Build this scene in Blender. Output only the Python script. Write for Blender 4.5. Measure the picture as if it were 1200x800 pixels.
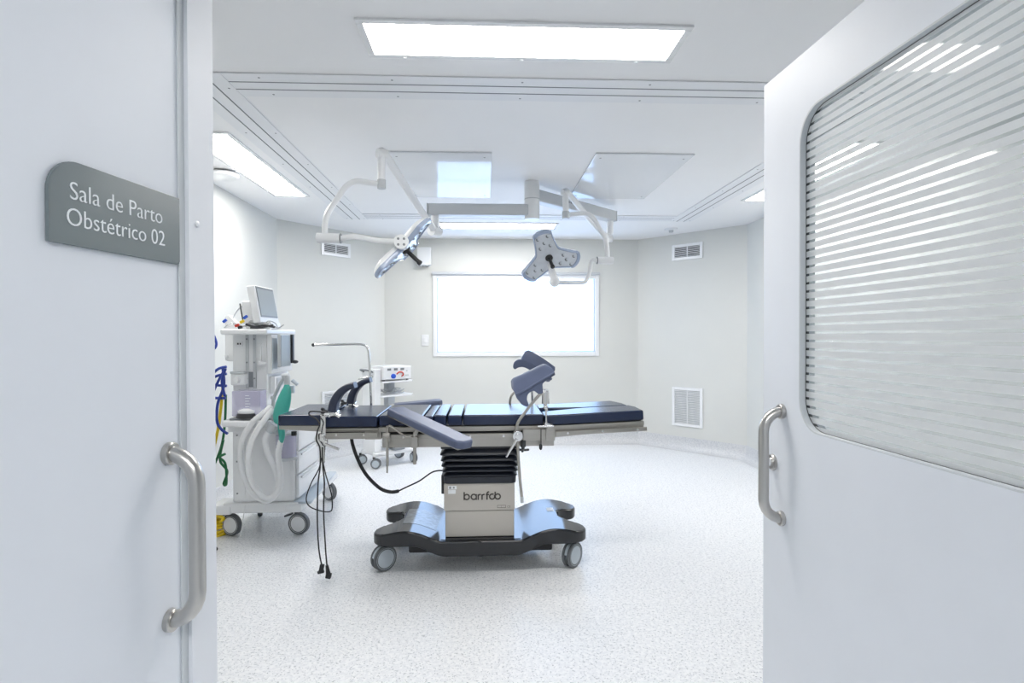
import bpy, bmesh, math, random
from mathutils import Matrix, Vector, Euler
random.seed(7)
SC = bpy.context.scene
for o in list(bpy.data.objects): bpy.data.objects.remove(o)
COL = SC.collection
R = math.radians

# ------------------------------------------------------------------ camera, world, exposure
cd = bpy.data.cameras.new('camera'); cam = bpy.data.objects.new('camera', cd); COL.objects.link(cam)
cd.sensor_width = 36.0; cd.lens = 20.01; cd.clip_start = 0.02; cd.clip_end = 60
cam.matrix_world = (Matrix.Translation((0, 0, 1.38)) @ Matrix.Rotation(R(-2.66), 4, 'Z')
                    @ Matrix.Rotation(R(89.4), 4, 'X') @ Matrix.Rotation(R(-0.14), 4, 'Z'))
SC.camera = cam
SC.view_settings.view_transform = 'Standard'
SC.view_settings.look = 'None'
SC.view_settings.exposure = 0.30
SC.view_settings.gamma = 1.0
SC.view_settings.use_curve_mapping = False
CEIL_L = 22.0          # radiance of the ceiling panels
CORR_FILL_L = 8.0          # radiance of the unseen fill panel added in the corridor
WIN_C = (0.95, 1.62, 2.8)
W = bpy.data.worlds.new('world'); SC.world = W; W.use_nodes = True
W.node_tree.nodes['Background'].inputs[0].default_value = (0.6, 0.7, 0.8, 1)
W.node_tree.nodes['Background'].inputs[1].default_value = 0.4

# ------------------------------------------------------------------ materials
def mat(name, col, rough=0.5, metal=0.0, var=0.0, vscale=8.0, spec=0.5, trans=0.0, emit=None, bump=0.0, bscale=200, coat=0.0, alpha=1.0, stretch=None):
    m = bpy.data.materials.new(name); m.use_nodes = True
    nt = m.node_tree; b = nt.nodes['Principled BSDF']
    b.inputs['Base Color'].default_value = (*col, 1); b.inputs['Roughness'].default_value = rough
    b.inputs['Metallic'].default_value = metal; b.inputs['Specular IOR Level'].default_value = spec
    b.inputs['Transmission Weight'].default_value = trans; b.inputs['Coat Weight'].default_value = coat
    b.inputs['Alpha'].default_value = alpha
    tc = nt.nodes.new('ShaderNodeTexCoord'); mp = nt.nodes.new('ShaderNodeMapping')
    nt.links.new(tc.outputs['Object'], mp.inputs['Vector'])
    if stretch: mp.inputs['Scale'].default_value = stretch
    nz = nt.nodes.new('ShaderNodeTexNoise'); nz.inputs['Scale'].default_value = vscale; nz.inputs['Detail'].default_value = 4
    nt.links.new(mp.outputs['Vector'], nz.inputs['Vector'])
    if var > 0:
        r = nt.nodes.new('ShaderNodeValToRGB')
        r.color_ramp.elements[0].position = 0.3; r.color_ramp.elements[1].position = 0.7
        r.color_ramp.elements[0].color = (*[c * (1 - var) for c in col], 1)
        r.color_ramp.elements[1].color = (*[min(1, c * (1 + var)) for c in col], 1)
        nt.links.new(nz.outputs['Fac'], r.inputs['Fac']); nt.links.new(r.outputs['Color'], b.inputs['Base Color'])
    if bump > 0:
        n2 = nt.nodes.new('ShaderNodeTexNoise'); n2.inputs['Scale'].default_value = bscale; n2.inputs['Detail'].default_value = 3
        nt.links.new(mp.outputs['Vector'], n2.inputs['Vector'])
        bp = nt.nodes.new('ShaderNodeBump'); bp.inputs['Strength'].default_value = bump; bp.inputs['Distance'].default_value = 0.002
        nt.links.new(n2.outputs['Fac'], bp.inputs['Height']); nt.links.new(bp.outputs['Normal'], b.inputs['Normal'])
    if emit:
        b.inputs['Emission Color'].default_value = (*emit[0], 1); b.inputs['Emission Strength'].default_value = emit[1]
    return m

M = {}
M['wall'] = mat('wall_paint', (0.665, 0.68, 0.66), 0.55, var=0.01, vscale=3, bump=0.05, bscale=300)
M['ceiling'] = mat('ceiling_paint', (0.86, 0.87, 0.885), 0.6, var=0.008, vscale=2)
M['corridor'] = mat('corridor_paint', (0.70, 0.73, 0.76), 0.7, var=0.01, vscale=2)
M['door'] = mat('door_laminate', (0.75, 0.79, 0.85), 0.5, var=0.012, vscale=6, bump=0.03, bscale=120)
M['door_edge'] = mat('door_edge_white', (0.78, 0.81, 0.86), 0.55, var=0.01)
M['reveal'] = mat('grey_reveal', (0.60, 0.64, 0.67), 0.45, var=0.02)
M['gasket'] = mat('dark_gasket', (0.03, 0.033, 0.036), 0.5, var=0.1)
M['steel'] = mat('brushed_steel', (0.52, 0.51, 0.49), 0.28, metal=1.0, var=0.06, vscale=60, stretch=(1, 1, 0.05))
M['table_steel'] = mat('satin_table_steel', (0.43, 0.415, 0.385), 0.34, metal=1.0, var=0.05, vscale=40, stretch=(0.05, 1, 1))
M['chrome'] = mat('chrome', (0.78, 0.78, 0.78), 0.12, metal=1.0, var=0.02)
M['sign'] = mat('sign_grey_acrylic', (0.165, 0.20, 0.215), 0.22, spec=0.3, var=0.02, vscale=5)
M['sign_text'] = mat('sign_lettering_white', (0.80, 0.84, 0.87), 0.5, var=0.02)
M['white_plastic'] = mat('white_plastic', (0.80, 0.82, 0.84), 0.35, var=0.012, vscale=5)
M['white_metal'] = mat('white_enamel', (0.82, 0.84, 0.86), 0.25, var=0.01, vscale=5)
M['diffuser_white'] = mat('satin_white_metal', (0.80, 0.82, 0.85), 0.5, var=0.01, vscale=5)
M['panel_white'] = mat('glossy_white_panel', (0.77, 0.80, 0.84), 0.09, var=0.008, vscale=400, spec=0.2)
M['grey_light'] = mat('light_grey_plastic', (0.52, 0.55, 0.58), 0.4, var=0.02)
M['grey_mid'] = mat('mid_grey_plastic', (0.22, 0.24, 0.26), 0.45, var=0.03)
M['dark'] = mat('dark_grey_plastic', (0.035, 0.038, 0.043), 0.4, var=0.08)
M['slot'] = mat('slot_shadow_grey', (0.16, 0.18, 0.20), 0.6, var=0.05)
M['black_gloss'] = mat('black_gloss_base', (0.006, 0.008, 0.012), 0.11, var=0.1, vscale=12, spec=0.6)
M['black_rubber'] = mat('black_rubber', (0.012, 0.013, 0.015), 0.5, var=0.1)
M['bellows'] = mat('navy_black_bellows', (0.010, 0.014, 0.024), 0.38, var=0.1)
M['tyre'] = mat('grey_tyre', (0.11, 0.12, 0.13), 0.5, var=0.05)
M['wheel_disc'] = mat('pale_wheel_disc', (0.46, 0.52, 0.57), 0.3, var=0.03)
M['vinyl'] = mat('navy_vinyl', (0.014, 0.024, 0.060), 0.25, var=0.08, vscale=14, bump=0.05, bscale=180)
M['pad_blue'] = mat('slate_blue_pad', (0.085, 0.108, 0.185), 0.36, var=0.05, vscale=14, bump=0.08, bscale=160)
M['pad_dark'] = mat('dark_slate_pad', (0.022, 0.030, 0.056), 0.4, var=0.05, vscale=14, bump=0.06, bscale=160)
M['column'] = mat('beige_grey_cover', (0.48, 0.46, 0.425), 0.42, var=0.015, vscale=6)
M['logo'] = mat('dark_print', (0.05, 0.045, 0.04), 0.5, var=0.05)
M['sticker'] = mat('white_sticker', (0.75, 0.78, 0.80), 0.4, var=0.03, vscale=60)
M['clear_sticker'] = mat('pale_film_label', (0.22, 0.25, 0.28), 0.16, var=0.2, vscale=45)
M['screen'] = mat('grey_screen', (0.33, 0.37, 0.385), 0.42, var=0.015)
M['screen_edge'] = mat('screen_bezel_grey', (0.18, 0.20, 0.215), 0.3, var=0.02)
M['teal'] = mat('teal_latex', (0.055, 0.38, 0.32), 0.38, var=0.05, vscale=20)
M['hose_white'] = mat('translucent_white_hose', (0.90, 0.92, 0.94), 0.3, var=0.02, alpha=0.85)
M['blue'] = mat('blue_hose', (0.02, 0.05, 0.32), 0.4, var=0.05)
M['yellow'] = mat('yellow_hose', (0.85, 0.62, 0.02), 0.4, var=0.04)
M['green'] = mat('green_hose', (0.01, 0.14, 0.045), 0.4, var=0.05)
M['cable_grey'] = mat('grey_cable', (0.46, 0.48, 0.50), 0.45, var=0.05)
M['red'] = mat('red_plastic', (0.55, 0.05, 0.03), 0.4, var=0.05)
M['cable_blue'] = mat('blue_plastic', (0.02, 0.09, 0.55), 0.4, var=0.05)
M['lilac'] = mat('lilac_clear_plastic', (0.66, 0.64, 0.86), 0.12, var=0.02, alpha=0.42)
M['lamp_lens'] = mat('frosted_lamp_lens', (0.62, 0.66, 0.71), 0.22, var=0.04, vscale=30)
M['lamp_rim'] = mat('clear_lamp_rim', (0.42, 0.50, 0.66), 0.12, var=0.02, alpha=0.85)
M['lamp_white'] = mat('lamp_white_enamel', (0.80, 0.82, 0.84), 0.28, var=0.01)
M['beam'] = mat('pale_grey_beam', (0.56, 0.59, 0.62), 0.35, var=0.01)
M['tray'] = mat('tray_blue_grey', (0.50, 0.57, 0.64), 0.35, var=0.02)
M['light'] = mat('ceiling_light_diffuser', (0.9, 0.9, 0.9), 0.5, emit=((1.0, 0.955, 0.905), CEIL_L))
M['corr_fill'] = mat('added_corridor_diffuser', (0.9, 0.9, 0.9), 0.5, emit=((1.0, 0.99, 0.98), CORR_FILL_L))  # glow of the added corridor fill panel
M['window'] = mat('daylit_frosted_glass', (0.8, 0.85, 0.9), 0.3, emit=(WIN_C, 1.0))

def floor_mat(nm, g):
    m = bpy.data.materials.new(nm); m.use_nodes = True; nt = m.node_tree; b = nt.nodes['Principled BSDF']
    tc = nt.nodes.new('ShaderNodeTexCoord')
    def speck(scale, lo, hi, off):
        mp = nt.nodes.new('ShaderNodeMapping'); mp.inputs['Location'].default_value = (off, off * 0.7, off * 1.3)
        nt.links.new(tc.outputs['Object'], mp.inputs['Vector'])
        n = nt.nodes.new('ShaderNodeTexNoise'); n.inputs['Scale'].default_value = scale; n.inputs['Detail'].default_value = 1.0
        nt.links.new(mp.outputs['Vector'], n.inputs['Vector'])
        r = nt.nodes.new('ShaderNodeValToRGB'); r.color_ramp.elements[0].position = lo; r.color_ramp.elements[1].position = hi
        nt.links.new(n.outputs['Fac'], r.inputs['Fac']); return r.outputs['Color']
    def mix(a, c, f):
        x = nt.nodes.new('ShaderNodeMix'); x.data_type = 'RGBA'
        nt.links.new(f, x.inputs['Factor'])
        if isinstance(a, tuple): x.inputs['A'].default_value = (*a, 1)
        else: nt.links.new(a, x.inputs['A'])
        x.inputs['B'].default_value = (*c, 1); return x.outputs['Result']
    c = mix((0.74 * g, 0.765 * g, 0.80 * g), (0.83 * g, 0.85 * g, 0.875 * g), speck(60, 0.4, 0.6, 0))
    c = mix(c, (0.50, 0.53, 0.57), speck(95, 0.615, 0.68, 3.1))
    c = mix(c, (0.34, 0.36, 0.40), speck(120, 0.68, 0.72, 9.7))
    nt.links.new(c, b.inputs['Base Color']); b.inputs['Roughness'].default_value = 0.34
    return m
M['floor'] = floor_mat('speckled_vinyl_floor', 1.0)
M['cove'] = floor_mat('speckled_vinyl_cove_shaded', 0.80)  # same vinyl as the floor, with the cove's shade put into a darker colour

def glass_mat():
    """door glass with horizontal frosted film bands and thin clear gaps (bands every 24 mm in height)"""
    m = bpy.data.materials.new('banded_frosted_glass'); m.use_nodes = True; nt = m.node_tree
    nt.nodes.remove(nt.nodes['Principled BSDF']); out = nt.nodes['Material Output']
    tc = nt.nodes.new('ShaderNodeTexCoord'); sx = nt.nodes.new('ShaderNodeSeparateXYZ'); nt.links.new(tc.outputs['Object'], sx.inputs[0])
    d = nt.nodes.new('ShaderNodeMath'); d.operation = 'DIVIDE'; d.inputs[1].default_value = 0.0223; nt.links.new(sx.outputs['Z'], d.inputs[0])
    f = nt.nodes.new('ShaderNodeMath'); f.operation = 'FRACT'; nt.links.new(d.outputs[0], f.inputs[0])
    g = nt.nodes.new('ShaderNodeMath'); g.operation = 'GREATER_THAN'; g.inputs[1].default_value = 0.30; nt.links.new(f.outputs[0], g.inputs[0])
    tr = nt.nodes.new('ShaderNodeBsdfTransparent'); tr.inputs[0].default_value = (0.82, 0.85, 0.86, 1)
    tl = nt.nodes.new('ShaderNodeBsdfTranslucent'); tl.inputs[0].default_value = (0.92, 0.945, 0.96, 1)
    df = nt.nodes.new('ShaderNodeBsdfDiffuse'); df.inputs[0].default_value = (0.90, 0.92, 0.94, 1)
    nz = nt.nodes.new('ShaderNodeTexNoise'); nz.inputs['Scale'].default_value = 160; nt.links.new(tc.outputs['Object'], nz.inputs['Vector'])
    m1 = nt.nodes.new('ShaderNodeMixShader'); m1.inputs[0].default_value = 0.30
    nt.links.new(tl.outputs[0], m1.inputs[1]); nt.links.new(df.outputs[0], m1.inputs[2])
    m2 = nt.nodes.new('ShaderNodeMixShader'); nt.links.new(g.outputs[0], m2.inputs[0])
    nt.links.new(tr.outputs[0], m2.inputs[1]); nt.links.new(m1.outputs[0], m2.inputs[2])
    gl = nt.nodes.new('ShaderNodeBsdfGlossy'); gl.inputs['Roughness'].default_value = 0.03
    gr = nt.nodes.new('ShaderNodeMath'); gr.operation = 'MULTIPLY_ADD'; gr.inputs[1].default_value = 0.42; gr.inputs[2].default_value = 0.04
    nt.links.new(g.outputs[0], gr.inputs[0]); nt.links.new(gr.outputs[0], gl.inputs['Roughness'])
    lw = nt.nodes.new('ShaderNodeLayerWeight'); pw = nt.nodes.new('ShaderNodeMath'); pw.operation = 'POWER'; pw.inputs[1].default_value = 5.0
    nt.links.new(lw.outputs['Facing'], pw.inputs[0])
    ma = nt.nodes.new('ShaderNodeMath'); ma.operation = 'MULTIPLY_ADD'; ma.inputs[1].default_value = 0.9; ma.inputs[2].default_value = 0.05; nt.links.new(pw.outputs[0], ma.inputs[0])
    ge = nt.nodes.new('ShaderNodeNewGeometry'); iv = nt.nodes.new('ShaderNodeMath'); iv.operation = 'SUBTRACT'; iv.inputs[0].default_value = 1.0; nt.links.new(ge.outputs['Backfacing'], iv.inputs[1])
    fr = nt.nodes.new('ShaderNodeMath'); fr.operation = 'MULTIPLY'; nt.links.new(ma.outputs[0], fr.inputs[0]); nt.links.new(iv.outputs[0], fr.inputs[1])
    m3 = nt.nodes.new('ShaderNodeMixShader'); nt.links.new(fr.outputs[0], m3.inputs[0])
    nt.links.new(m2.outputs[0], m3.inputs[1]); nt.links.new(gl.outputs[0], m3.inputs[2])
    nt.links.new(m3.outputs[0], out.inputs['Surface'])
    return m
M['glass'] = glass_mat()
def clear_glass():
    m = bpy.data.materials.new('clear_glass'); m.use_nodes = True; nt = m.node_tree; b = nt.nodes['Principled BSDF']
    b.inputs['Base Color'].default_value = (0.94, 0.96, 0.96, 1); b.inputs['Roughness'].default_value = 0.03; b.inputs['Alpha'].default_value = 0.04
    nz = nt.nodes.new('ShaderNodeTexNoise'); nz.inputs['Scale'].default_value = 30; mr = nt.nodes.new('ShaderNodeMapRange')
    mr.inputs['To Min'].default_value = 0.02; mr.inputs['To Max'].default_value = 0.05; nt.links.new(nz.outputs['Fac'], mr.inputs['Value']); nt.links.new(mr.outputs['Result'], b.inputs['Roughness'])
    return m
M['clear_glass'] = clear_glass()

# ------------------------------------------------------------------ mesh helpers
def catmull(pts, n=6, closed=False):
    P = [Vector(p) for p in pts]; out = []; L = len(P)
    rng = range(L) if closed else range(L - 1)
    for i in rng:
        if closed: p0, p1, p2, p3 = P[(i - 1) % L], P[i], P[(i + 1) % L], P[(i + 2) % L]
        else: p0, p1, p2, p3 = P[max(i - 1, 0)], P[i], P[i + 1], P[min(i + 2, L - 1)]
        for k in range(n):
            t = k / n
            out.append(0.5 * ((2 * p1) + (p2 - p0) * t + (2 * p0 - 5 * p1 + 4 * p2 - p3) * t * t + (3 * p1 - p0 - 3 * p2 + p3) * t ** 3))
    if not closed: out.append(P[-1])
    return out

def root_of(o):
    while o.parent: o = o.parent
    return o

class MB:
    def __init__(s, T=None): s.bm = bmesh.new(); s.T = T or Matrix(); s.mi = 0
    def _add(s, b, X=None):
        if X is not None: bmesh.ops.transform(b, matrix=X, verts=b.verts)
        for f in b.faces: f.material_index = s.mi
        me = bpy.data.meshes.new('tmp'); b.to_mesh(me); b.free()
        s.bm.from_mesh(me); bpy.data.meshes.remove(me); return s
    def box(s, c, size, rot=(0, 0, 0), bev=0.0, seg=2, M4=None):
        b = bmesh.new(); bmesh.ops.create_cube(b, size=1)
        bmesh.ops.transform(b, matrix=Matrix.Diagonal((*size, 1)), verts=b.verts)
        if bev: bmesh.ops.bevel(b, geom=b.edges[:], offset=bev, segments=seg, affect='EDGES', profile=0.5)
        return s._add(b, M4 if M4 is not None else Matrix.Translation(c) @ Euler([R(a) for a in rot]).to_matrix().to_4x4())
    def bx(s, x0, x1, y0, y1, z0, z1, bev=0.0, seg=2):
        return s.box(((x0 + x1) / 2, (y0 + y1) / 2, (z0 + z1) / 2), (abs(x1 - x0), abs(y1 - y0), abs(z1 - z0)), bev=bev, seg=seg)
    def cyl(s, p0, p1, r, r2=None, seg=20, bev=0.0):
        p0, p1 = Vector(p0), Vector(p1); d = p1 - p0
        b = bmesh.new(); bmesh.ops.create_cone(b, cap_ends=True, segments=seg, radius1=r, radius2=r if r2 is None else r2, depth=d.length)
        if bev:
            es = [e for e in b.edges if any(len(f.verts) > 4 for f in e.link_faces)]
            bmesh.ops.bevel(b, geom=es, offset=bev, segments=2, affect='EDGES', profile=0.5)
        return s._add(b, Matrix.Translation((p0 + p1) / 2) @ d.to_track_quat('Z', 'Y').to_matrix().to_4x4())
    def sph(s, c, r, scale=(1, 1, 1), seg=20, rot=(0, 0, 0)):
        b = bmesh.new(); bmesh.ops.create_uvsphere(b, u_segments=seg, v_segments=max(8, seg // 2), radius=r)
        return s._add(b, Matrix.Translation(c) @ Euler([R(a) for a in rot]).to_matrix().to_4x4() @ Matrix.Diagonal((*scale, 1)))
    def lathe(s, prof, base, axis=(0, 0, 1), seg=28):
        b = bmesh.new(); rings = []
        for r, z in prof:
            rings.append([b.verts.new((max(r, 1e-4) * math.cos(2 * math.pi * k / seg), max(r, 1e-4) * math.sin(2 * math.pi * k / seg), z)) for k in range(seg)])
        for a, c in zip(rings, rings[1:]):
            for k in range(seg): b.faces.new((a[k], a[(k + 1) % seg], c[(k + 1) % seg], c[k]))
        b.faces.new(rings[0][::-1]); b.faces.new(rings[-1])
        return s._add(b, Matrix.Translation(base) @ Vector(axis).to_track_quat('Z', 'Y').to_matrix().to_4x4())
    def tube(s, pts, r, seg=10, n=6, smooth=True, closed=False, flat=None):
        P = catmull(pts, n, closed) if smooth else [Vector(p) for p in pts]
        rr = r if callable(r) else (lambda t: r)
        b = bmesh.new(); rings = []; up = None; L = len(P)
        for i, p in enumerate(P):
            if closed: t = (P[(i + 1) % L] - P[i - 1]).normalized()
            else: t = (P[min(i + 1, L - 1)] - P[max(i - 1, 0)]).normalized()
            if up is None:
                up = Vector((0, 0, 1)) if abs(t.z) < 0.9 else Vector((1, 0, 0))
            up = (up - t * up.dot(t)).normalized(); sd = t.cross(up)
            q = rr(i / max(1, L - 1))
            rings.append([b.verts.new(p + (up * math.cos(a) + sd * math.sin(a)) * q) for a in [2 * math.pi * k / seg for k in range(seg)]])
        prs = list(zip(rings, rings[1:])) + ([(rings[-1], rings[0])] if closed else [])
        for a, c in prs:
            for k in range(seg): b.faces.new((a[k], a[(k + 1) % seg], c[(k + 1) % seg], c[k]))
        if not closed: b.faces.new(rings[0][::-1]); b.faces.new(rings[-1])
        return s._add(b)
    def prism(s, pts, vec, bev=0.0, seg=2, ang=25):
        b = bmesh.new(); vs = [b.verts.new(p) for p in pts]; f = b.faces.new(vs)
        r = bmesh.ops.extrude_face_region(b, geom=[f]); nv = [g for g in r['geom'] if isinstance(g, bmesh.types.BMVert)]
        bmesh.ops.translate(b, verts=nv, vec=Vector(vec)); bmesh.ops.recalc_face_normals(b, faces=b.faces[:])
        if bev:
            b.normal_update()
            es = [e for e in b.edges if len(e.link_faces) == 2 and e.calc_face_angle(0) > R(ang)]
            bmesh.ops.bevel(b, geom=es, offset=bev, segments=seg, affect='EDGES', profile=0.5)
        return s._add(b)
    def loft(s, rings, cap=True, closed=True):
        b = bmesh.new(); Rn = [[b.verts.new(p) for p in r] for r in rings]; n = len(Rn[0])
        for a, c in zip(Rn, Rn[1:]):
            for k in range(n if closed else n - 1): b.faces.new((a[k], a[(k + 1) % n], c[(k + 1) % n], c[k]))
        if cap: b.faces.new(Rn[0][::-1]); b.faces.new(Rn[-1])
        bmesh.ops.recalc_face_normals(b, faces=b.faces[:])
        return s._add(b)
    def build(s, name, mats, parent=None, local=False, ang=35):
        if not isinstance(mats, (list, tuple)): mats = [mats]
        bmesh.ops.transform(s.bm, matrix=s.T, verts=s.bm.verts)
        if s.T.determinant() < 0: bmesh.ops.reverse_faces(s.bm, faces=s.bm.faces[:])
        me = bpy.data.meshes.new(name)
        if parent is not None and not local:
            rt = root_of(parent)
            X = (Matrix.Translation(rt.location) @ Matrix.Rotation(rt.rotation_euler.z, 4, 'Z')).inverted()
            bmesh.ops.transform(s.bm, matrix=X, verts=s.bm.verts)
        s.bm.normal_update(); s.bm.to_mesh(me); s.bm.free()
        for m in mats: me.materials.append(m if not isinstance(m, str) else M[m])
        for p in me.polygons: p.use_smooth = True
        me.set_sharp_from_angle(angle=R(ang))
        o = bpy.data.objects.new(name, me); COL.objects.link(o)
        if parent is not None: o.parent = parent
        wn = o.modifiers.new('weighted_normal', 'WEIGHTED_NORMAL'); wn.keep_sharp = True
        return o

def tag(o, label, cat, group=None):
    o['label'] = label; o['category'] = cat
    if group: o['group'] = group
    return o
def thing(name, label, cat, loc=(0, 0, 0), rotz=0.0, group=None):
    o = bpy.data.objects.new(name, None); o.empty_display_size = 0.1; COL.objects.link(o)
    o.location = loc; o.rotation_euler = (0, 0, rotz); return tag(o, label, cat, group)
def struct(o): o['kind'] = 'structure'; return o
def lab(o, l): o['label'] = l; return o
def rrect(w, h, r, n=5):
    pts = []
    for cx, cy, a0 in ((w / 2 - r, h / 2 - r, 0), (-w / 2 + r, h / 2 - r, 90), (-w / 2 + r, -h / 2 + r, 180), (w / 2 - r, -h / 2 + r, 270)):
        for k in range(n + 1):
            a = R(a0 + 90 * k / n); pts.append((cx + r * math.cos(a), cy + r * math.sin(a)))
    return pts
def text_mesh(name, body, size, mt, parent, X, extrude=0.0015, local=False, ax='LEFT', sx=1.0):
    cu = bpy.data.curves.new('txt', 'FONT'); cu.body = body; cu.size = size; cu.extrude = extrude; cu.align_x = ax; cu.offset = -0.010 * size; cu.resolution_u = 4
    ob = bpy.data.objects.new('txt', cu); COL.objects.link(ob)
    dg = bpy.context.evaluated_depsgraph_get(); me = bpy.data.meshes.new_from_object(ob.evaluated_get(dg)); 
    bpy.data.objects.remove(ob); bpy.data.curves.remove(cu)
    mb = MB(); mb.bm.from_mesh(me); bpy.data.meshes.remove(me)
    bmesh.ops.transform(mb.bm, matrix=X @ Matrix.Diagonal((sx, 1, 1, 1)), verts=mb.bm.verts)
    return mb.build(name, mt, parent, local=local)

# ------------------------------------------------------------------ room shell
CE = 2.6
OUT = [(-1.26, 7.20), (-2.17, 6.05), (-2.17, 1.85), (-1.26, 0.70), (1.97, 0.70), (2.89, 1.85), (2.89, 6.17), (1.95, 7.20)]
SIDES = ['back_left', 'left', 'front_left', 'front', 'front_right', 'right', 'back_right', 'back']
def offset(d):
    """outline moved outwards by d"""
    n = len(OUT); lines = []
    for i in range(n):
        a, b = Vector(OUT[i]), Vector(OUT[(i + 1) % n]); t = (b - a).normalized(); nr = Vector((t.y, -t.x))
        cen = Vector((0.36, 4.0))
        if (a - cen).dot(nr) < 0: nr = -nr
        lines.append((a + nr * d, t))
    res = []
    for i in range(n):
        p, t = lines[i - 1]; q, u = lines[i]
        den = t.x * u.y - t.y * u.x; k = ((q.x - p.x) * u.y - (q.y - p.y) * u.x) / den
        res.append(p + t * k)
    return res
O0, O1 = offset(0), offset(0.15)
for i, sd in enumerate(SIDES):
    a, b, c, d = O0[i], O0[(i + 1) % 8], O1[(i + 1) % 8], O1[i]
    mb = MB()
    if sd == 'back':
        wx0, wx1, wz0, wz1 = -0.662, 1.446, 1.116, 2.150
        for x0, x1, z0, z1 in ((-1.26, wx0, 0, CE), (wx1, 1.95, 0, CE), (wx0, wx1, 0, wz0), (wx0, wx1, wz1, CE)):
            mb.bx(x0, x1, 7.20, 7.35, z0, z1)
    elif sd == 'front':
        for x0, x1, z0, z1 in ((-1.26, -0.70, 0, CE), (0.93, 1.97, 0, CE), (-0.70, 0.93, 2.16, CE)):
            mb.bx(x0, x1, 0.55, 0.70, z0, z1)
    else:
        mb.prism([(a.x, a.y, 0), (b.x, b.y, 0), (c.x, c.y, 0), (d.x, d.y, 0)], (0, 0, CE))
    struct(mb.build('wall_' + sd, 'wall'))
    if sd == 'front': continue
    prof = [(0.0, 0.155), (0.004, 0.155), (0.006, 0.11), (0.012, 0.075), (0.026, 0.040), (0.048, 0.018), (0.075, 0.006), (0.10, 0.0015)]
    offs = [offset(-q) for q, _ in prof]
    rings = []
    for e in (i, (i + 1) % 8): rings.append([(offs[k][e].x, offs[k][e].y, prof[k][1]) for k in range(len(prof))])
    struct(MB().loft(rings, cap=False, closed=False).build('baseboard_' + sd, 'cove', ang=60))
struct(MB().bx(-3.4, 3.8, -2.4, 7.8, -0.1, 0.0).build('floor', 'floor'))
struct(MB().bx(-3.4, 3.8, 0.55, 7.8, CE, CE + 0.1).build('ceiling', 'ceiling'))
# the corridor the photograph is taken from
struct(MB().bx(-3.2, 3.5, -2.2, 0.55, CE, CE + 0.1).build('ceiling_corridor', 'corridor'))
struct(MB().bx(-3.2, 3.5, -2.35, -2.2, 0, CE).build('wall_corridor_rear', 'corridor'))
struct(MB().bx(-3.35, -3.2, -2.35, 0.55, 0, CE).build('wall_corridor_left', 'corridor'))
struct(MB().bx(3.5, 3.65, -2.35, 0.55, 0, CE).build('wall_corridor_right', 'corridor'))
struct(MB().bx(-3.2, -1.26, 0.55, 0.70, 0, CE).bx(1.97, 3.5, 0.55, 0.70, 0, CE).build('wall_corridor_front', 'corridor'))
# window
w = MB()
def frame_ring(mb, x0, x1, z0, z1, t, y0, y1, bev=0.004):
    mb.bx(x0, x0 + t, y0, y1, z0, z1, bev); mb.bx(x1 - t, x1, y0, y1, z0, z1, bev)
    mb.bx(x0 + t, x1 - t, y0, y1, z0, z0 + t, bev); mb.bx(x0 + t, x1 - t, y0, y1, z1 - t, z1, bev)
frame_ring(w, -0.660, 1.444, 1.118, 2.148, 0.050, 7.185, 7.30)
win = struct(w.build('window_1', 'white_metal'))
w = MB(); frame_ring(w, -0.612, 1.396, 1.166, 2.120, 0.016, 7.215, 7.29, 0.002)
w.build('window_sash', 'tray', win)
MB().bx(-0.598, 1.382, 7.255, 7.265, 1.18, 2.106).build('pane', 'window', win)
MB().bx(-0.668, 1.452, 7.150, 7.199, 2.146, 2.180, 0.006).build('blind_cassette', 'grey_light', win)

# ------------------------------------------------------------------ doors
def pull_handle(parent, T, bot, top, out=0.056, r=0.0145):
    """D pull; local x = out of the leaf, z up"""
    q = 0.055
    pts = [(0.0, 0, bot), (out - q, 0, bot)]
    for k in range(1, 7):
        a = R(90 * k / 6); pts.append((out - q + q * math.sin(a), 0, bot + q - q * math.cos(a)))
    pts.append((out, 0, (bot + top) / 2))
    for k in range(0, 7):
        a = R(90 * k / 6); pts.append((out - q + q * math.cos(a), 0, top - q + q * math.sin(a)))
    pts.append((0.0, 0, top))
    h = MB(T).tube(pts, r, seg=18, smooth=False).build('pull_handle', 'steel', parent)
    for z in (bot, top):
        MB(T).lathe([(0.021, 0), (0.021, 0.009), (0.019, 0.011), (0.0, 0.011)], (0.0005, 0, z), (1, 0, 0)).build('rose', 'steel', h)
    return h

# left leaf: local x = out of face, y = along the leaf to its free edge
def leaf_T(px, py, angdeg, flip=1):
    a = R(angdeg); d = Vector((math.sin(a), math.cos(a), 0)); n = Vector((d.y, -d.x, 0)) * flip
    return Matrix(((n.x, d.x, 0, px), (n.y, d.y, 0, py), (0, 0, 1, 0), (0, 0, 0, 1)))
TL = leaf_T(-0.589, 1.082, 8.19)
mb = MB(TL).bx(-0.045, 0, -0.386, 0.127, 0.008, 2.12, 0.002)
door1 = struct(mb.build('door_1', 'door'))
MB(TL).bx(-0.002, 0.0115, 0.0475, 0.127, 0.008, 2.12, 0.0015).build('astragal_strip', 'door_edge', door1)
MB(TL).bx(0.0, 0.004, 0.030, 0.048, 0.008, 2.12, 0.0015).build('edge_seal', 'reveal', door1)
MB(TL).lathe([(0.006, 0), (0.006, 0.002), (0.004, 0.0035), (0, 0.004)], (0.0112, 0.072, 1.601), (1, 0, 0)).build('screw_cap', 'white_plastic', door1)
pull_handle(door1, TL, 0.853, 1.163)
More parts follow.
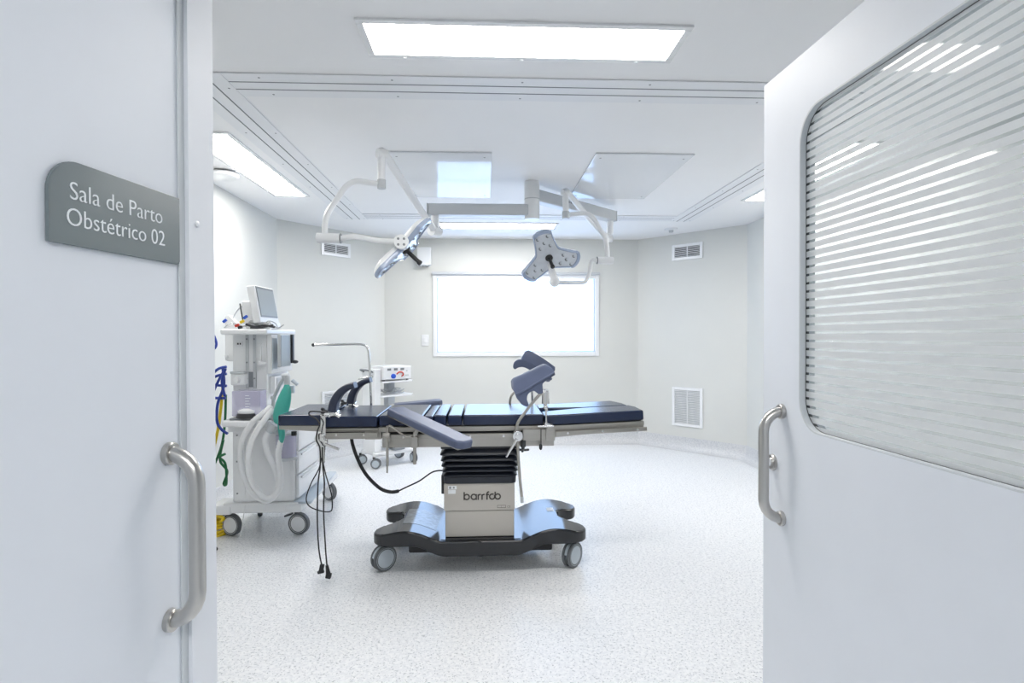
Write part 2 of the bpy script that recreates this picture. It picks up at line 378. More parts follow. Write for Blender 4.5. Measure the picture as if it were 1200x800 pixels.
# sign plate on the left leaf
so = MB(TL)
y0, y1, z0, z1 = -0.2465, 0.029, 1.5155, 1.641
pts = [(y0, z0), (y1 - 0.006, z0), (y1, z0 + 0.006), (y1, z1)]
rr_ = 0.052
for k in range(0, 11):
    a = R(90 + 9 * k); pts.append((y0 + rr_ + rr_ * math.cos(a), z1 - rr_ + rr_ * math.sin(a)))
so.prism([(0.0005, p[0], p[1]) for p in pts], (0.006, 0, 0), 0.0012)
sign = thing('door_sign', 'grey room sign reading Sala de Parto Obstétrico 02 on the left door leaf', 'sign', (-0.60, 1.0, 1.515))
so.build('plate', 'sign', sign)
XT = TL @ Matrix(((0, 0, 1, 0.0068), (1, 0, 0, 0), (0, 1, 0, 0), (0, 0, 0, 1)))
text_mesh('lettering', 'Sala de Parto', 0.0385, 'sign_text', sign, XT @ Matrix.Translation((-0.213, 1.5835, 0)), 0.0007, sx=0.96)
text_mesh('lettering', 'Obstétrico 02', 0.0385, 'sign_text', sign, XT @ Matrix.Translation((-0.219, 1.5445, 0)), 0.0007, sx=0.94)

# right leaf with glazed opening
TR = leaf_T(0.850, 1.704, -1.46, -1)
LEN, TOP = 1.0, 2.137
hole = [(-0.544 + p[0], 1.552 + p[1]) for p in rrect(0.713, 0.862, 0.085, 8)]
b = bmesh.new()
def ring3(pts, x): return [b.verts.new((x, p[0], p[1])) for p in pts]
outer = [(-LEN, 0.008), (0, 0.008), (0, TOP), (-LEN, TOP)]
def nearest_outer(p):   # hole vertex i -> ring on the outer rectangle for clean quads
    cx, cz = -0.544, 1.552; dx, dz = p[0] - cx, p[1] - cz
    ks = []
    if dx > 1e-6: ks.append((0 - cx) / dx)
    if dx < -1e-6: ks.append((-LEN - cx) / dx)
    if dz > 1e-6: ks.append((TOP - cz) / dz)
    if dz < -1e-6: ks.append((0.008 - cz) / dz)
    k = min(ks); return (cx + dx * k, cz + dz * k)
# add hole samples aiming at the outer corners
hp = []
for i, p in enumerate(hole):
    hp.append(p)
    q = hole[(i + 1) % len(hole)]
    if (Vector(q) - Vector(p)).length > 0.1:
        for k in range(1, 12): hp.append((p[0] + (q[0] - p[0]) * k / 12, p[1] + (q[1] - p[1]) * k / 12))
op = [nearest_outer(p) for p in hp]
for c in outer:
    j = min(range(len(op)), key=lambda i: (Vector(op[i]) - Vector(c)).length); op[j] = c
n = len(hp)
hf, of, hb, ob_ = ring3(hp, 0), ring3(op, 0), ring3(hp, -0.045), ring3(op, -0.045)
for i in range(n):
    j = (i + 1) % n
    b.faces.new((hf[i], hf[j], of[j], of[i])); b.faces.new((hb[j], hb[i], ob_[i], ob_[j]))
    b.faces.new((of[i], of[j], ob_[j], ob_[i])); b.faces.new((hf[j], hf[i], hb[i], hb[j]))
bmesh.ops.recalc_face_normals(b, faces=b.faces[:])
mb = MB(TR); mb._add(b)
door2 = struct(mb.build('door_2', 'door', ang=30))
def hring(mb, pts_a, pts_b, x0, x1):
    rg = [[(x0, p[0], p[1]) for p in pts_a], [(x1, p[0], p[1]) for p in pts_a], [(x1, p[0], p[1]) for p in pts_b], [(x0, p[0], p[1]) for p in pts_b]]
    rg.append(rg[0]); mb.loft(rg, cap=False)
def inset(pts, d):
    cx, cz = -0.544, 1.552
    return [(cx + (p[0] - cx) * (1 - d / 0.3565), cz + (p[1] - cz) * (1 - d / 0.431)) for p in pts]
mb = MB(TR); hring(mb, inset(hole, -0.0005), inset(hole, 0.004), -0.043, -0.0005); fr = mb.build('glazing_bead', 'reveal', door2)
mb = MB(TR); hring(mb, inset(hole, 0.003), inset(hole, 0.0048), -0.026, -0.0165); mb.build('glazing_gasket', 'gasket', door2)
gp = MB(TR).prism([(-0.024, p[0], p[1]) for p in inset(hole, 0.002)], (0.006, 0, 0)).build('glass_pane', ['glass', 'clear_glass'], door2)
for p_ in gp.data.polygons: p_.material_index = 0 if p_.normal.x < -0.5 else 1
TRh = TR @ Matrix.Translation((0, -0.107, 0))
pull_handle(door2, TRh, 0.852, 1.160)
lk = MB(TR).lathe([(0.0235, 0), (0.0235, 0.005), (0.021, 0.008), (0.0, 0.008)], (0.0002, -0.057, 1.003), (1, 0, 0)).build('lock_escutcheon', 'steel', door2)
MB(TR).lathe([(0.0125, 0), (0.0125, 0.016), (0.011, 0.018), (0.0, 0.018)], (0.006, -0.057, 1.004), (1, 0, 0)).box((0.026, -0.057, 1.004), (0.012, 0.006, 0.019), bev=0.001).build('thumb_turn', 'chrome', lk)

# ------------------------------------------------------------------ ceiling fittings
def air_diffuser(x0, x1, y0, y1, along, label, cut0=0, cut1=0):
    t = thing('linear_air_diffuser', label, 'air diffuser', ((x0 + x1) / 2, (y0 + y1) / 2, CE), 0, 'linear air diffusers around the ceiling')
    MB().bx(x0, x1, y0, y1, CE - 0.007, CE - 0.0002, 0.002).build('face_plate', 'diffuser_white', t)
    for f in (0.335, 0.655):
        mb = MB()
        if along == 'x':
            y = y0 + (y1 - y0) * f; mb.bx(x0 + cut0, x1 - cut1, y - 0.004, y + 0.004, CE - 0.0078, CE - 0.0064)
        else:
            x = x0 + (x1 - x0) * f; mb.bx(x - 0.004, x + 0.004, y0 + cut0, y1 - cut1, CE - 0.0078, CE - 0.0064)
        mb.build('slot', 'slot', t)
    k = 0; L = (x1 - x0) if along == 'x' else (y1 - y0)
    s = 0.16
    while s < L:
        for f in (0.15, 0.88):
            if along == 'x': p = (x0 + s, y0 + (y1 - y0) * f, CE - 0.0065)
            else: p = (x0 + (x1 - x0) * f, y0 + s, CE - 0.0065)
            MB().lathe([(0.006, 0), (0.005, 0.0015), (0, 0.002)], p, (0, 0, -1), seg=10).build('screw', 'grey_mid', t)
        s += 0.62
air_diffuser(-1.22, 1.96, 2.70, 2.955, 'x', 'long slotted air diffuser in the ceiling just behind the nearest light panel', 0.0, 0)
air_diffuser(-1.46, -1.222, 2.70, 6.005, 'y', 'slotted ceiling air diffuser running back along the left wall side')
air_diffuser(1.962, 2.20, 2.70, 6.005, 'y', 'slotted ceiling air diffuser running back along the right wall side')
air_diffuser(-1.22, 1.96, 5.75, 6.005, 'x', 'far slotted ceiling air diffuser between the surgical light and the window')

def ceiling_light(x0, x1, y0, y1, label, frame=0.028, parent_mat='light', dots=True):
    t = thing('ceiling_light', label, 'ceiling light', ((x0 + x1) / 2, (y0 + y1) / 2, CE), 0, 'rectangular ceiling light panels')
    mb = MB(); f = frame
    mb.bx(x0 - f, x1 + f, y0 - f, y0, CE - 0.010, CE - 0.0002, 0.002); mb.bx(x0 - f, x1 + f, y1, y1 + f, CE - 0.010, CE - 0.0002, 0.002)
    mb.bx(x0 - f, x0, y0, y1, CE - 0.010, CE - 0.0002, 0.002); mb.bx(x1, x1 + f, y0, y1, CE - 0.010, CE - 0.0002, 0.002)
    mb.build('frame', 'white_metal', t)
    MB().bx(x0, x1, y0, y1, CE - 0.005, CE - 0.001).build('diffuser', parent_mat, t)
    if dots:
        nx = 4 if (x1 - x0) > (y1 - y0) else 1
        for k in range(3):
            if x1 - x0 > y1 - y0: p = (x0 + (x1 - x0) * (0.1 + 0.4 * k), y1 + f * 0.75, CE - 0.0095)
            else: p = (x0 - f * 0.75, y0 + (y1 - y0) * (0.1 + 0.4 * k), CE - 0.0095)
            MB().lathe([(0.008, 0), (0.007, 0.004), (0, 0.006)], p, (0, 0, -1), seg=12).build('clip', 'white_plastic', t)
ceiling_light(-0.472, 0.796, 2.245, 2.488, 'bright rectangular ceiling light nearest the doorway')
ceiling_light(-1.80, -1.555, 3.51, 5.02, 'bright ceiling light above the anaesthesia machine on the left')
ceiling_light(2.345, 2.59, 3.52, 5.045, 'bright ceiling light at the right, half hidden by the open door', dots=False)
ceiling_light(-0.49, 0.77, 6.185, 6.47, 'farthest ceiling light, seen below the grey surgical light beam')
t = thing('added_corridor_light', 'unseen light panel added in the corridor to light the door leaves', 'ceiling light', (0.2, -0.9, CE))  # fill panel added behind the camera to brighten the door leaves
MB().bx(-0.7, 1.1, -1.3, -0.5, CE - 0.006, CE - 0.001).build('diffuser', 'corr_fill', t)

def laminar_panel(x0, x1, y0, y1, label):
    t = thing('ceiling_panel', label, 'ceiling panel', ((x0 + x1) / 2, (y0 + y1) / 2, CE), 0, 'glossy ceiling panels by the surgical light')
    MB().bx(x0, x1, y0, y1, CE - 0.011, CE - 0.0002, 0.002).build('sheet', 'panel_white', t)
    for fx in (0.07, 0.93):
        for fy in (0.07, 0.93):
            MB().lathe([(0.008, 0), (0.007, 0.002), (0, 0.003)], (x0 + (x1 - x0) * fx, y0 + (y1 - y0) * fy, CE - 0.0105), (0, 0, -1), seg=12).build('screw', 'grey_mid', t)
laminar_panel(-0.645, 0.045, 3.80, 5.02, 'glossy white ceiling panel left of the surgical light column')
laminar_panel(0.74, 1.41, 3.78, 5.01, 'glossy white ceiling panel right of the surgical light column')

t = thing('ceiling_disc', 'round white disc fitting on the ceiling by the left wall', 'ceiling fitting', (-1.94, 4.33, CE))
MB().lathe([(0.062, 0), (0.062, 0.016)], (-1.94, 4.33, CE - 0.0005), (0, 0, -1), 36).build('base_ring', 'grey_mid', t)
MB().lathe([(0.100, 0.012), (0.106, 0.020), (0.104, 0.036), (0.085, 0.048), (0, 0.052)], (-1.94, 4.33, CE - 0.0005), (0, 0, -1), 40).build('cover', 'white_plastic', t)
t = thing('ceiling_sensor', 'small round white sensor on the ceiling near the right corner', 'sensor', (2.13, 6.45, CE))
MB().lathe([(0.075, 0), (0.072, 0.010), (0.055, 0.018), (0, 0.020)], (2.13, 6.45, CE - 0.0005), (0, 0, -1), 32).build('cover', 'white_plastic', t)
MB().lathe([(0.028, 0.018), (0.024, 0.042), (0, 0.046)], (2.13, 6.45, CE - 0.0005), (0, 0, -1), 24).build('sensor_head', 'grey_light', t)

# ------------------------------------------------------------------ wall vents, box, switch
def wall_vent(p0, p1, z0, z1, nsl, label, dark=True):
    """p0->p1 along the wall (left to right seen from inside)"""
    a, b_ = Vector((*p0, 0)), Vector((*p1, 0)); d = (b_ - a); Wd = d.length; d.normalize()
    nrm = Vector((d.y, -d.x, 0))
    T = Matrix(((d.x, nrm.x, 0, a.x), (d.y, nrm.y, 0, a.y), (0, 0, 1, 0), (0, 0, 0, 1)))
    t = thing('wall_vent', label, 'vent', ((a.x + b_.x) / 2, (a.y + b_.y) / 2, z0), 0, 'white louvred wall vents')
    f = 0.035; mb = MB(T)
    mb.bx(0, f, 0.001, 0.016, z0, z1, 0.003); mb.bx(Wd - f, Wd, 0.001, 0.016, z0, z1, 0.003)
    mb.bx(f, Wd - f, 0.001, 0.016, z0, z0 + f, 0.003); mb.bx(f, Wd - f, 0.001, 0.016, z1 - f, z1, 0.003)
    mb.build('frame', 'white_metal', t)
    MB(T).bx(f, Wd - f, 0.0005, 0.002, z0 + f, z1 - f).build('back_plate', 'dark' if dark else 'grey_light', t)
    mb = MB(T); hgt = z1 - z0 - 2 * f
    for k in range(nsl):
        z = z0 + f + hgt * (k + 0.5) / nsl
        mb.box((Wd / 2, 0.009, z), (Wd - 2 * f, 0.013, hgt / nsl * 0.30), rot=(-22, 0, 0))
    mb.bx(Wd / 2 - 0.006, Wd / 2 + 0.006, 0.002, 0.010, z0 + f, z1 - f)
    mb.build('louvres', 'white_metal', t)
dL = Vector((0.91, 1.15)).normalized(); dR = Vector((0.94, -1.03)).normalized()
def onL(x): k = (x + 2.17) / 0.91; return (x, 6.05 + 1.15 * k)
def onR(x): k = (x - 1.95) / 0.94; return (x, 7.20 - 1.03 * k)
wall_vent(onL(-1.838), onL(-1.590), 2.29, 2.455, 6, 'small louvred vent high on the angled wall left of the window')
wall_vent(onR(2.276), onR(2.543), 2.28, 2.471, 7, 'small louvred vent high on the angled wall right of the window')
wall_vent(onR(2.277), onR(2.544), 0.285, 0.755, 20, 'tall louvred vent low on the angled wall to the right', dark=False)
wall_vent(onL(-1.84), onL(-1.60), 0.30, 0.755, 20, 'louvred vent low on the angled wall behind the table head', dark=False)
t = thing('wall_box', 'small white box mounted on the wall above the window left corner', 'wall box', (-0.757, 7.2, 2.24))
MB().bx(-0.842, -0.672, 7.09, 7.199, 2.255, 2.475, 0.006).build('housing', 'white_plastic', t)
mb = MB()
for k in range(4): mb.cyl((-0.815 + k * 0.038, 7.14, 2.258), (-0.815 + k * 0.038, 7.14, 2.238), 0.010, seg=12)
mb.build('cable_glands', 'grey_light', t)
t = thing('light_switch', 'white rectangular switch plate on the wall left of the window', 'switch', (-0.758, 7.2, 1.254))
MB().bx(-0.803, -0.713, 7.189, 7.1995, 1.254, 1.394, 0.004).build('plate', 'white_metal', t)
MB().bx(-0.775, -0.741, 7.183, 7.190, 1.290, 1.358, 0.002).build('rocker', 'white_plastic', t)

# ------------------------------------------------------------------ casters
def caster(parent, x, y, rad, yaw, wid=0.05, twin=True, hood='grey_light', zt=None, disc='wheel_disc', brake=False, tyre='tyre', local=False, T0=None):
    T = (T0 or Matrix()) @ Matrix.Translation((x, y, 0)) @ Matrix.Rotation(R(yaw), 4, 'Z')
    zt = zt or rad * 2 + 0.02
    mb = MB(T)
    mb.cyl((0, 0.02, rad * 1.9), (0, 0.02, zt), 0.014, seg=14)
    # hood: half ring over the wheels
    pts = []
    for k in range(0, 11):
        a = R(20 + 150 * k / 10); pts.append((0, rad * 0.98 * math.cos(a), rad + rad * 0.98 * math.sin(a)))
    for k in range(10, -1, -1):
        a = R(20 + 150 * k / 10); pts.append((0, rad * 0.55 * math.cos(a), rad + rad * 0.55 * math.sin(a)))
    mb.prism([(-wid * 0.16 + p[0], p[1], p[2]) for p in pts], (wid * 0.32, 0, 0), 0.002)
    if brake: mb.box((0, rad * 1.05, rad * 1.75), (wid * 0.8, rad * 0.7, 0.012), rot=(-18, 0, 0), bev=0.004)
    c = mb.build('caster', hood if not brake else 'dark', parent, local=local)
    for sgn in ((-1, 1) if twin else (0,)):
        ww = wid * (0.32 if twin else 0.7); cx = sgn * wid * 0.34
        m2 = MB(T); m2.mi = 0
        m2.lathe([(rad * 0.80, -ww / 2), (rad * 0.95, -ww / 2), (rad, -ww / 2 + 0.004), (rad, ww / 2 - 0.004), (rad * 0.95, ww / 2), (rad * 0.80, ww / 2)], (cx, 0, rad), (1, 0, 0), 32)
        m2.mi = 1
        m2.lathe([(0.0, -ww / 2 - 0.003), (rad * 0.3, -ww / 2 - 0.003), (rad * 0.78, -ww / 2 + 0.0005), (rad * 0.82, -ww / 2 - 0.001), (rad * 0.82, ww / 2 + 0.001), (rad * 0.78, ww / 2 - 0.0005), (rad * 0.3, ww / 2 + 0.003), (0, ww / 2 + 0.003)], (cx, 0, rad), (1, 0, 0), 32)
        m2.build('wheel', [tyre, disc], c, local=local)
    return c

# ------------------------------------------------------------------ operating table
TB = thing('operating_table', 'navy padded operating table on a black castered base in the middle of the room', 'operating table', (-0.035, 3.545, 0))
XC, YC = -0.032, 3.600
half = [(0.0, -0.255), (0.15, -0.255), (0.30, -0.255), (0.45, -0.255), (0.555, -0.250), (0.615, -0.215), (0.630, -0.165), (0.605, -0.112), (0.548, -0.088), (0.502, -0.055), (0.482, 0.0)]
q1 = half; q2 = [(x, -y) for x, y in half[-2::-1]]
right = q1 + q2; left = [(-x, y) for x, y in right[-2:0:-1]]
outl = [p for p in catmull([(x, y, 0) for x, y in right + left], 4, True)]
for p in outl: p.y *= 1.216
def zt(x):
    x = abs(x)
    if x < 0.235: return 0.190
    if x < 0.44:
        t = (x - 0.235) / 0.205; return 0.190 + 0.062 * math.sin(t * math.pi / 2) ** 1.15
    t = min(1, (x - 0.44) / 0.19); return 0.252 - 0.026 * (0.5 - 0.5 * math.cos(t * math.pi))
def zb(x):
    x = abs(x)
    if x < 0.20: return 0.100
    t = min(1, (x - 0.20) / 0.2); return 0.100 + 0.062 * (0.5 - 0.5 * math.cos(t * math.pi))
def slab(zfun, flip):
    b = bmesh.new(); vs = [b.verts.new((p.x, p.y, 0)) for p in outl]; b.faces.new(vs)
    for k in range(-32, 33):
        bmesh.ops.bisect_plane(b, geom=b.verts[:] + b.edges[:] + b.faces[:], plane_co=(k * 0.02, 0, 0), plane_no=(1, 0, 0))
    for k in range(-10, 11):
        bmesh.ops.bisect_plane(b, geom=b.verts[:] + b.edges[:] + b.faces[:], plane_co=(0, k * 0.03, 0), plane_no=(0, 1, 0))
    return b
b = slab(zt, False)
r = bmesh.ops.extrude_face_region(b, geom=b.faces[:])
newv = set(g for g in r['geom'] if isinstance(g, bmesh.types.BMVert))
for v in b.verts: v.co.z = zt(v.co.x) if v in newv else zb(v.co.x)
bmesh.ops.recalc_face_normals(b, faces=b.faces[:]); b.normal_update()
es = [e for e in b.edges if len(e.link_faces) == 2 and e.calc_face_angle(0) > R(55)]
bmesh.ops.bevel(b, geom=es, offset=0.012, segments=3, affect='EDGES', profile=0.5)
mb = MB(); mb._add(b, Matrix.Translation((XC, YC, 0)))
base = mb.build('base', 'black_gloss', TB, ang=40)
mb = MB(); mb.bx(XC - 0.43, XC + 0.43, YC - 0.20, YC + 0.20, 0.085, 0.17, 0.01); mb.build('undercarriage', 'black_rubber', TB)
mb = MB(); mb.bx(XC - 0.235, XC + 0.235, YC - 0.285, YC + 0.285, 0.188, 0.1935, 0.001); mb.build('base_plate', 'black_gloss', TB)
for x, y, yw in ((-0.603, 3.372, -50), (0.513, 3.368, -42), (-0.575, 3.82, -40), (0.475, 3.82, -25)):
    caster(TB, x, y, 0.0745, yw, 0.054, True, 'wheel_disc', 0.17)
# labels on the base
def draped(x0, x1, y0, y1, name, mt):
    rings = []
    for k in range(9):
        x = x0 + (x1 - x0) * k / 8; z = zt(x - XC) + 0.0008
        rings.append([(x, y0, z), (x, y1, z), (x, y1, z + 0.0006), (x, y0, z + 0.0006)])
    return MB().loft(rings).build(name, mt, TB)
draped(-0.500, -0.300, 3.44, 3.72, 'film_label', 'clear_sticker')
draped(0.392, 0.436, 3.63, 3.70, 'small_sticker', 'sticker')
# column
mb = MB(); mb.bx(-0.247, 0.170, 3.345, 3.745, 0.35, 0.512, 0.006); mb.bx(-0.240, 0.166, 3.350, 3.740, 0.195, 0.349, 0.006)
colm = mb.build('column_cover', 'column', TB)
mb = MB(); mb.bx(-0.268, -0.246, 3.42, 3.55, 0.43, 0.545, 0.006); lab(mb.build('connector_box', 'dark', TB), 'black connector box on the column side')
rings = []
def rr3(cx, cy, w_, d_, z, r=0.03): return [(cx + p[0], cy + p[1], z) for p in rrect(w_, d_, r, 4)]
zz = [0.512, 0.550, 0.551]; ww = [0.424, 0.428, 0.405]
zlev = 0.551; wid = 0.43
for k in range(5):
    h = 0.028 + 0.004 * k * 0.6; wid = 0.432 + 0.007 * (k + 1)
    zz += [zlev + 0.004, zlev + 0.008, zlev + h]; ww += [wid, wid, 0.385 + 0.006 * k]; zlev += h
rings = [rr3(-0.035, 3.545, a, a - 0.015, z) for z, a in zip(zz, ww)]
bel = MB().loft(rings).build('bellows', 'bellows', TB, ang=25)
mb = MB(); mb.bx(-0.265, 0.195, 3.35, 3.75, zlev - 0.001, zlev + 0.022, 0.004); mb.build('top_plate', 'dark', TB)
# logo strokes
def stroke(mb, pts, r=0.0042): mb.tube([(x, 3.3452, z) for x, z in pts], r, seg=8, smooth=False)
def arc(cx, cz, rad, a0, a1, n=20): return [(cx + rad * math.cos(R(a0 + (a1 - a0) * k / n)), cz + rad * math.sin(R(a0 + (a1 - a0) * k / n))) for k in range(n + 1)]
mb = MB(); s_ = 0.0150; zc = 0.432; x = -0.128; z0 = zc - s_; 
stroke(mb, [(x, z0 - 0.002), (x, zc + 0.029)]); stroke(mb, arc(x + s_, zc, s_, 0, 360))               # b
xa = x + 2 * s_ + 0.026; stroke(mb, arc(xa, zc, s_, 0, 360)); stroke(mb, [(xa + s_, z0 - 0.002), (xa + s_, zc + s_ + 0.001)])   # a
xr = xa + s_ + 0.011
for k in range(2):
    stroke(mb, [(xr, z0 - 0.002), (xr, zc + s_)]); stroke(mb, arc(xr + 0.012, zc, 0.0135, 165, 75, 8)); xr += 0.0225
xf = xr + 0.007
stroke(mb, [(xf, z0 - 0.002), (xf, zc + 0.016)] + arc(xf + 0.0105, zc + 0.0175, 0.0105, 180, 80, 8)); stroke(mb, [(xf - 0.007, zc + 0.0125), (xf + 0.012, zc + 0.0125)])
xo = xf + 0.015 + s_
stroke(mb, arc(xo, zc, s_, 55, 395)); xb = xo + 2 * s_ + 0.003
stroke(mb, arc(xb, zc, s_, 0, 360)); stroke(mb, [(xb + s_ * 0.1 + 0.000, zc + 0.029), (xb - s_ * 0.75, zc + s_ * 0.6)][:0] or [(xb - s_, zc), (xb - s_, zc + 0.029)])
lab(mb.build('logo_lettering', 'logo', colm), 'dark lettering reading barrfob')
XCt = Matrix(((1, 0, 0, 0), (0, 0, -1, 3.3448), (0, 1, 0, 0), (0, 0, 0, 1)))
text_mesh('approval_mark', 'CE', 0.017, 'logo', colm, XCt @ Matrix.Translation((0.124, 0.366, 0)), 0.0003)
mb = MB()
for x0, x1, z0_, z1_ in ((0.066, 0.116, 0.365, 0.367), (0.066, 0.116, 0.379, 0.381), (0.066, 0.068, 0.365, 0.381), (0.114, 0.116, 0.365, 0.381), (0.09, 0.091, 0.365, 0.381)):
    mb.bx(x0, x1, 3.3446, 3.3452, z0_, z1_)
mb.build('rating_box_print', 'logo', colm)
mb = MB(); mb.bx(-0.222, -0.172, 3.3442, 3.3451, 0.478, 0.498); mb.bx(-0.222, -0.178, 3.3442, 3.3451, 0.452, 0.475); mb.build('sticker', 'sticker', colm)
mb = MB(); mb.bx(-0.216, -0.204, 3.3436, 3.3443, 0.482, 0.494); mb.bx(-0.194, -0.184, 3.3436, 3.3443, 0.483, 0.493); mb.build('sticker_print', 'grey_mid', colm)
# frame under the tabletop
zp = zlev + 0.020
mb = MB(); mb.bx(-0.60, 0.40, 3.325, 3.845, zp - 0.004, 0.808, 0.004); mb.bx(-0.62, 0.345, 3.318, 3.852, 0.823, 0.8505, 0.003)
frame = mb.build('seat_frame', 'table_steel', TB)
MB().bx(-0.60, 0.34, 3.345, 3.825, 0.806, 0.825).build('frame_gap_shade', 'black_rubber', TB)  # core blackened to paint in the shade of the gap below the top bar
mb = MB(); mb.bx(-0.60, 0.335, 3.33, 3.84, 0.8495, 0.857); mb.build('tabletop_board', 'black_rubber', TB)
mb = MB(); mb.bx(-0.945, -0.622, 3.322, 3.848, 0.826, 0.846, 0.003); mb.bx(-0.945, -0.602, 3.326, 3.844, 0.783, 0.806, 0.003); mb.bx(-0.70, -0.605, 3.324, 3.846, 0.78, 0.83, 0.003); bf = mb.build('back_frame', 'table_steel', TB)
mb = MB(); mb.bx(-0.93, -0.625, 3.33, 3.84, 0.845, 0.851); mb.bx(-0.93, -0.69, 3.345, 3.825, 0.80, 0.83); mb.build('back_board_and_gap_shade', 'black_rubber', TB)  # thin board, plus a black box painting in the shade between the frame bars
mb = MB(); mb.prism([(-1.19, 3.33, 0.842), (-1.19, 3.33, 0.865), (-0.93, 3.33, 0.862), (-0.93, 3.33, 0.826)], (0, 0.51, 0), 0.003); hf_ = mb.build('head_frame', 'table_steel', TB)
# accessory rails (near and far)
def rail(x0, x1, z, y, parent=TB):
    o = MB().bx(x0, x1, y - 0.005, y + 0.005, z - 0.0125, z + 0.0125, 0.0015).build('side_rail', 'table_steel', parent)
    n = max(2, int((x1 - x0) / 0.17))
    for k in range(n):
        x = x0 + (x1 - x0) * (k + 0.5) / n; s = -1 if y < 3.5 else 1
        MB().cyl((x, y + s * 0.0055, z), (x, y - s * 0.047, z), 0.0065, seg=14, bev=0.0005).build('standoff_screw', 'chrome', o)
for y in (3.285, 3.885):
    rail(-0.93, -0.62, 0.815, y); rail(-0.57, 0.20, 0.800, y)
mb = MB(); mb.bx(0.215, 0.345, 3.27, 3.30, 0.775, 0.838, 0.003); mb.bx(0.345, 0.40, 3.275, 3.30, 0.770, 0.850, 0.004)
mb.cyl((0.375, 3.268, 0.845), (0.375, 3.34, 0.845), 0.022, seg=20, bev=0.002); mb.bx(0.215, 0.40, 3.30, 3.34, 0.775, 0.835, 0.002)
mb.build('hinge_block', 'table_steel', TB)
mb = MB(); mb.bx(0.215, 0.40, 3.83, 3.90, 0.775, 0.838, 0.003); mb.build('hinge_block', 'table_steel', TB)
mb = MB(); mb.cyl((0.318, 3.266, 0.84), (0.318, 3.266, 0.745), 0.0025, seg=8); mb.sph((0.316, 3.266, 0.738), 0.010, (1, 1, 1.9)); mb.build('release_lever', 'black_rubber', TB)
mb = MB(); mb.cyl((0.215, 3.285, 0.775), (0.215, 3.285, 0.735), 0.016, seg=16, bev=0.002); mb.cyl((0.215, 3.285, 0.737), (0.215, 3.285, 0.715), 0.010, seg=12)
for k in range(3):
    a = R(120 * k + 20); mb.box((0.215 + 0.02 * math.cos(a), 3.285 + 0.02 * math.sin(a), 0.716), (0.036, 0.013, 0.013), rot=(0, 0, math.degrees(a)), bev=0.004)
lab(mb.build('clamp_knob', 'dark', TB), 'black clamp knob under the rail')
# leg section, raised about three degrees
TLg = Matrix.Translation((0.375, 0, 0.845)) @ Matrix.Rotation(R(-2.6), 4, 'Y') @ Matrix.Translation((-0.375, 0, -0.845))
mb = MB(TLg); mb.bx(0.36, 0.935, 3.318, 3.335, 0.823, 0.848, 0.003); mb.bx(0.36, 0.935, 3.835, 3.852, 0.823, 0.848, 0.003); mb.bx(0.915, 0.935, 3.32, 3.85, 0.823, 0.848, 0.003)
mb.prism([(0.38, 3.330, 0.825), (0.38, 3.330, 0.778), (0.935, 3.330, 0.800), (0.935, 3.330, 0.825)], (0, 0.02, 0), 0.002)
mb.prism([(0.38, 3.822, 0.825), (0.38, 3.822, 0.778), (0.935, 3.822, 0.800), (0.935, 3.822, 0.825)], (0, 0.02, 0), 0.002)
lf = mb.build('leg_frame', 'table_steel', TB)
for y in (3.285, 3.885):
    o = MB(TLg).bx(0.405, 0.940, y - 0.005, y + 0.005, 0.796, 0.819, 0.0015).build('side_rail', 'table_steel', TB)
    s = -1 if y < 3.5 else 1
    for x in (0.475, 0.68, 0.885):
        MB(TLg).cyl((x, y + s * 0.0055, 0.808), (x, y - s * 0.047, 0.808), 0.0065, seg=14).build('standoff_screw', 'chrome', o)
mb = MB(TLg); mb.bx(0.355, 0.92, 3.335, 3.835, 0.847, 0.853); mb.build('leg_board', 'black_rubber', TB)
# mattress sections
def pad(poly, z0, z1, T=None, name='mattress_section', bev=0.010, mt='vinyl'):
    return MB(T).prism([(x, y, z0) for x, y in poly], (0, 0, z1 - z0), bev, 3).build(name, mt, TB, ang=30)
def rect(x0, x1, y0=3.318, y1=3.852): return [(x0, y0), (x1, y0), (x1, y1), (x0, y1)]
pad(rect(-1.192, -0.925), 0.864, 0.926)
pad(rect(-0.922, -0.628), 0.852, 0.916)
pad(rect(-0.618, -0.364), 0.857, 0.918)
pad(rect(-0.359, -0.306), 0.857, 0.913)
pad(rect(-0.301, -0.231), 0.857, 0.918)
pad(rect(-0.221, -0.140), 0.857, 0.917)
pad(rect(-0.131, 0.338), 0.857, 0.918)
pad([(0.346, 3.318), (0.935, 3.318), (0.935, 3.50), (0.915, 3.580), (0.62, 3.578), (0.346, 3.498)], 0.853, 0.912, TLg)
pad([(0.346, 3.852), (0.346, 3.672), (0.62, 3.592), (0.905, 3.586), (0.900, 3.70), (0.86, 3.852)], 0.853, 0.912, TLg)

# arm boards
def arm_board(T, L=0.60, wd=0.125, th=0.048):
    a = MB(T); a.bx(-0.02, L - 0.03, -0.04, 0.04, -0.010, 0.0, 0.002); o = a.build('arm_board', 'table_steel', TB)
    mb = MB(T); pr = []
    hw = wd / 2
    poly = [(0, -hw * 0.92), (L - 0.03, -hw), (L, -hw + 0.03), (L, hw - 0.03), (L - 0.03, hw), (0, hw * 0.92)]
    mb.prism([(x, y, 0) for x, y in poly], (0, 0, th), 0.012, 3); mb.build('arm_pad', 'pad_blue', o, ang=30)
    return o
def aim(p0, p1, roll=0.0):
    p0, p1 = Vector(p0), Vector(p1); x = (p1 - p0).normalized(); y = Vector((0, 0, 1)).cross(x).normalized(); z = x.cross(y)
    return Matrix.Translation(p0) @ Matrix((x, y, z)).transposed().to_4x4() @ Matrix.Rotation(R(roll), 4, 'X')
ab = arm_board(aim((-0.535, 3.345, 0.922), (-0.105, 2.965, 0.792)), 0.60, 0.125, 0.046)
mb = MB()
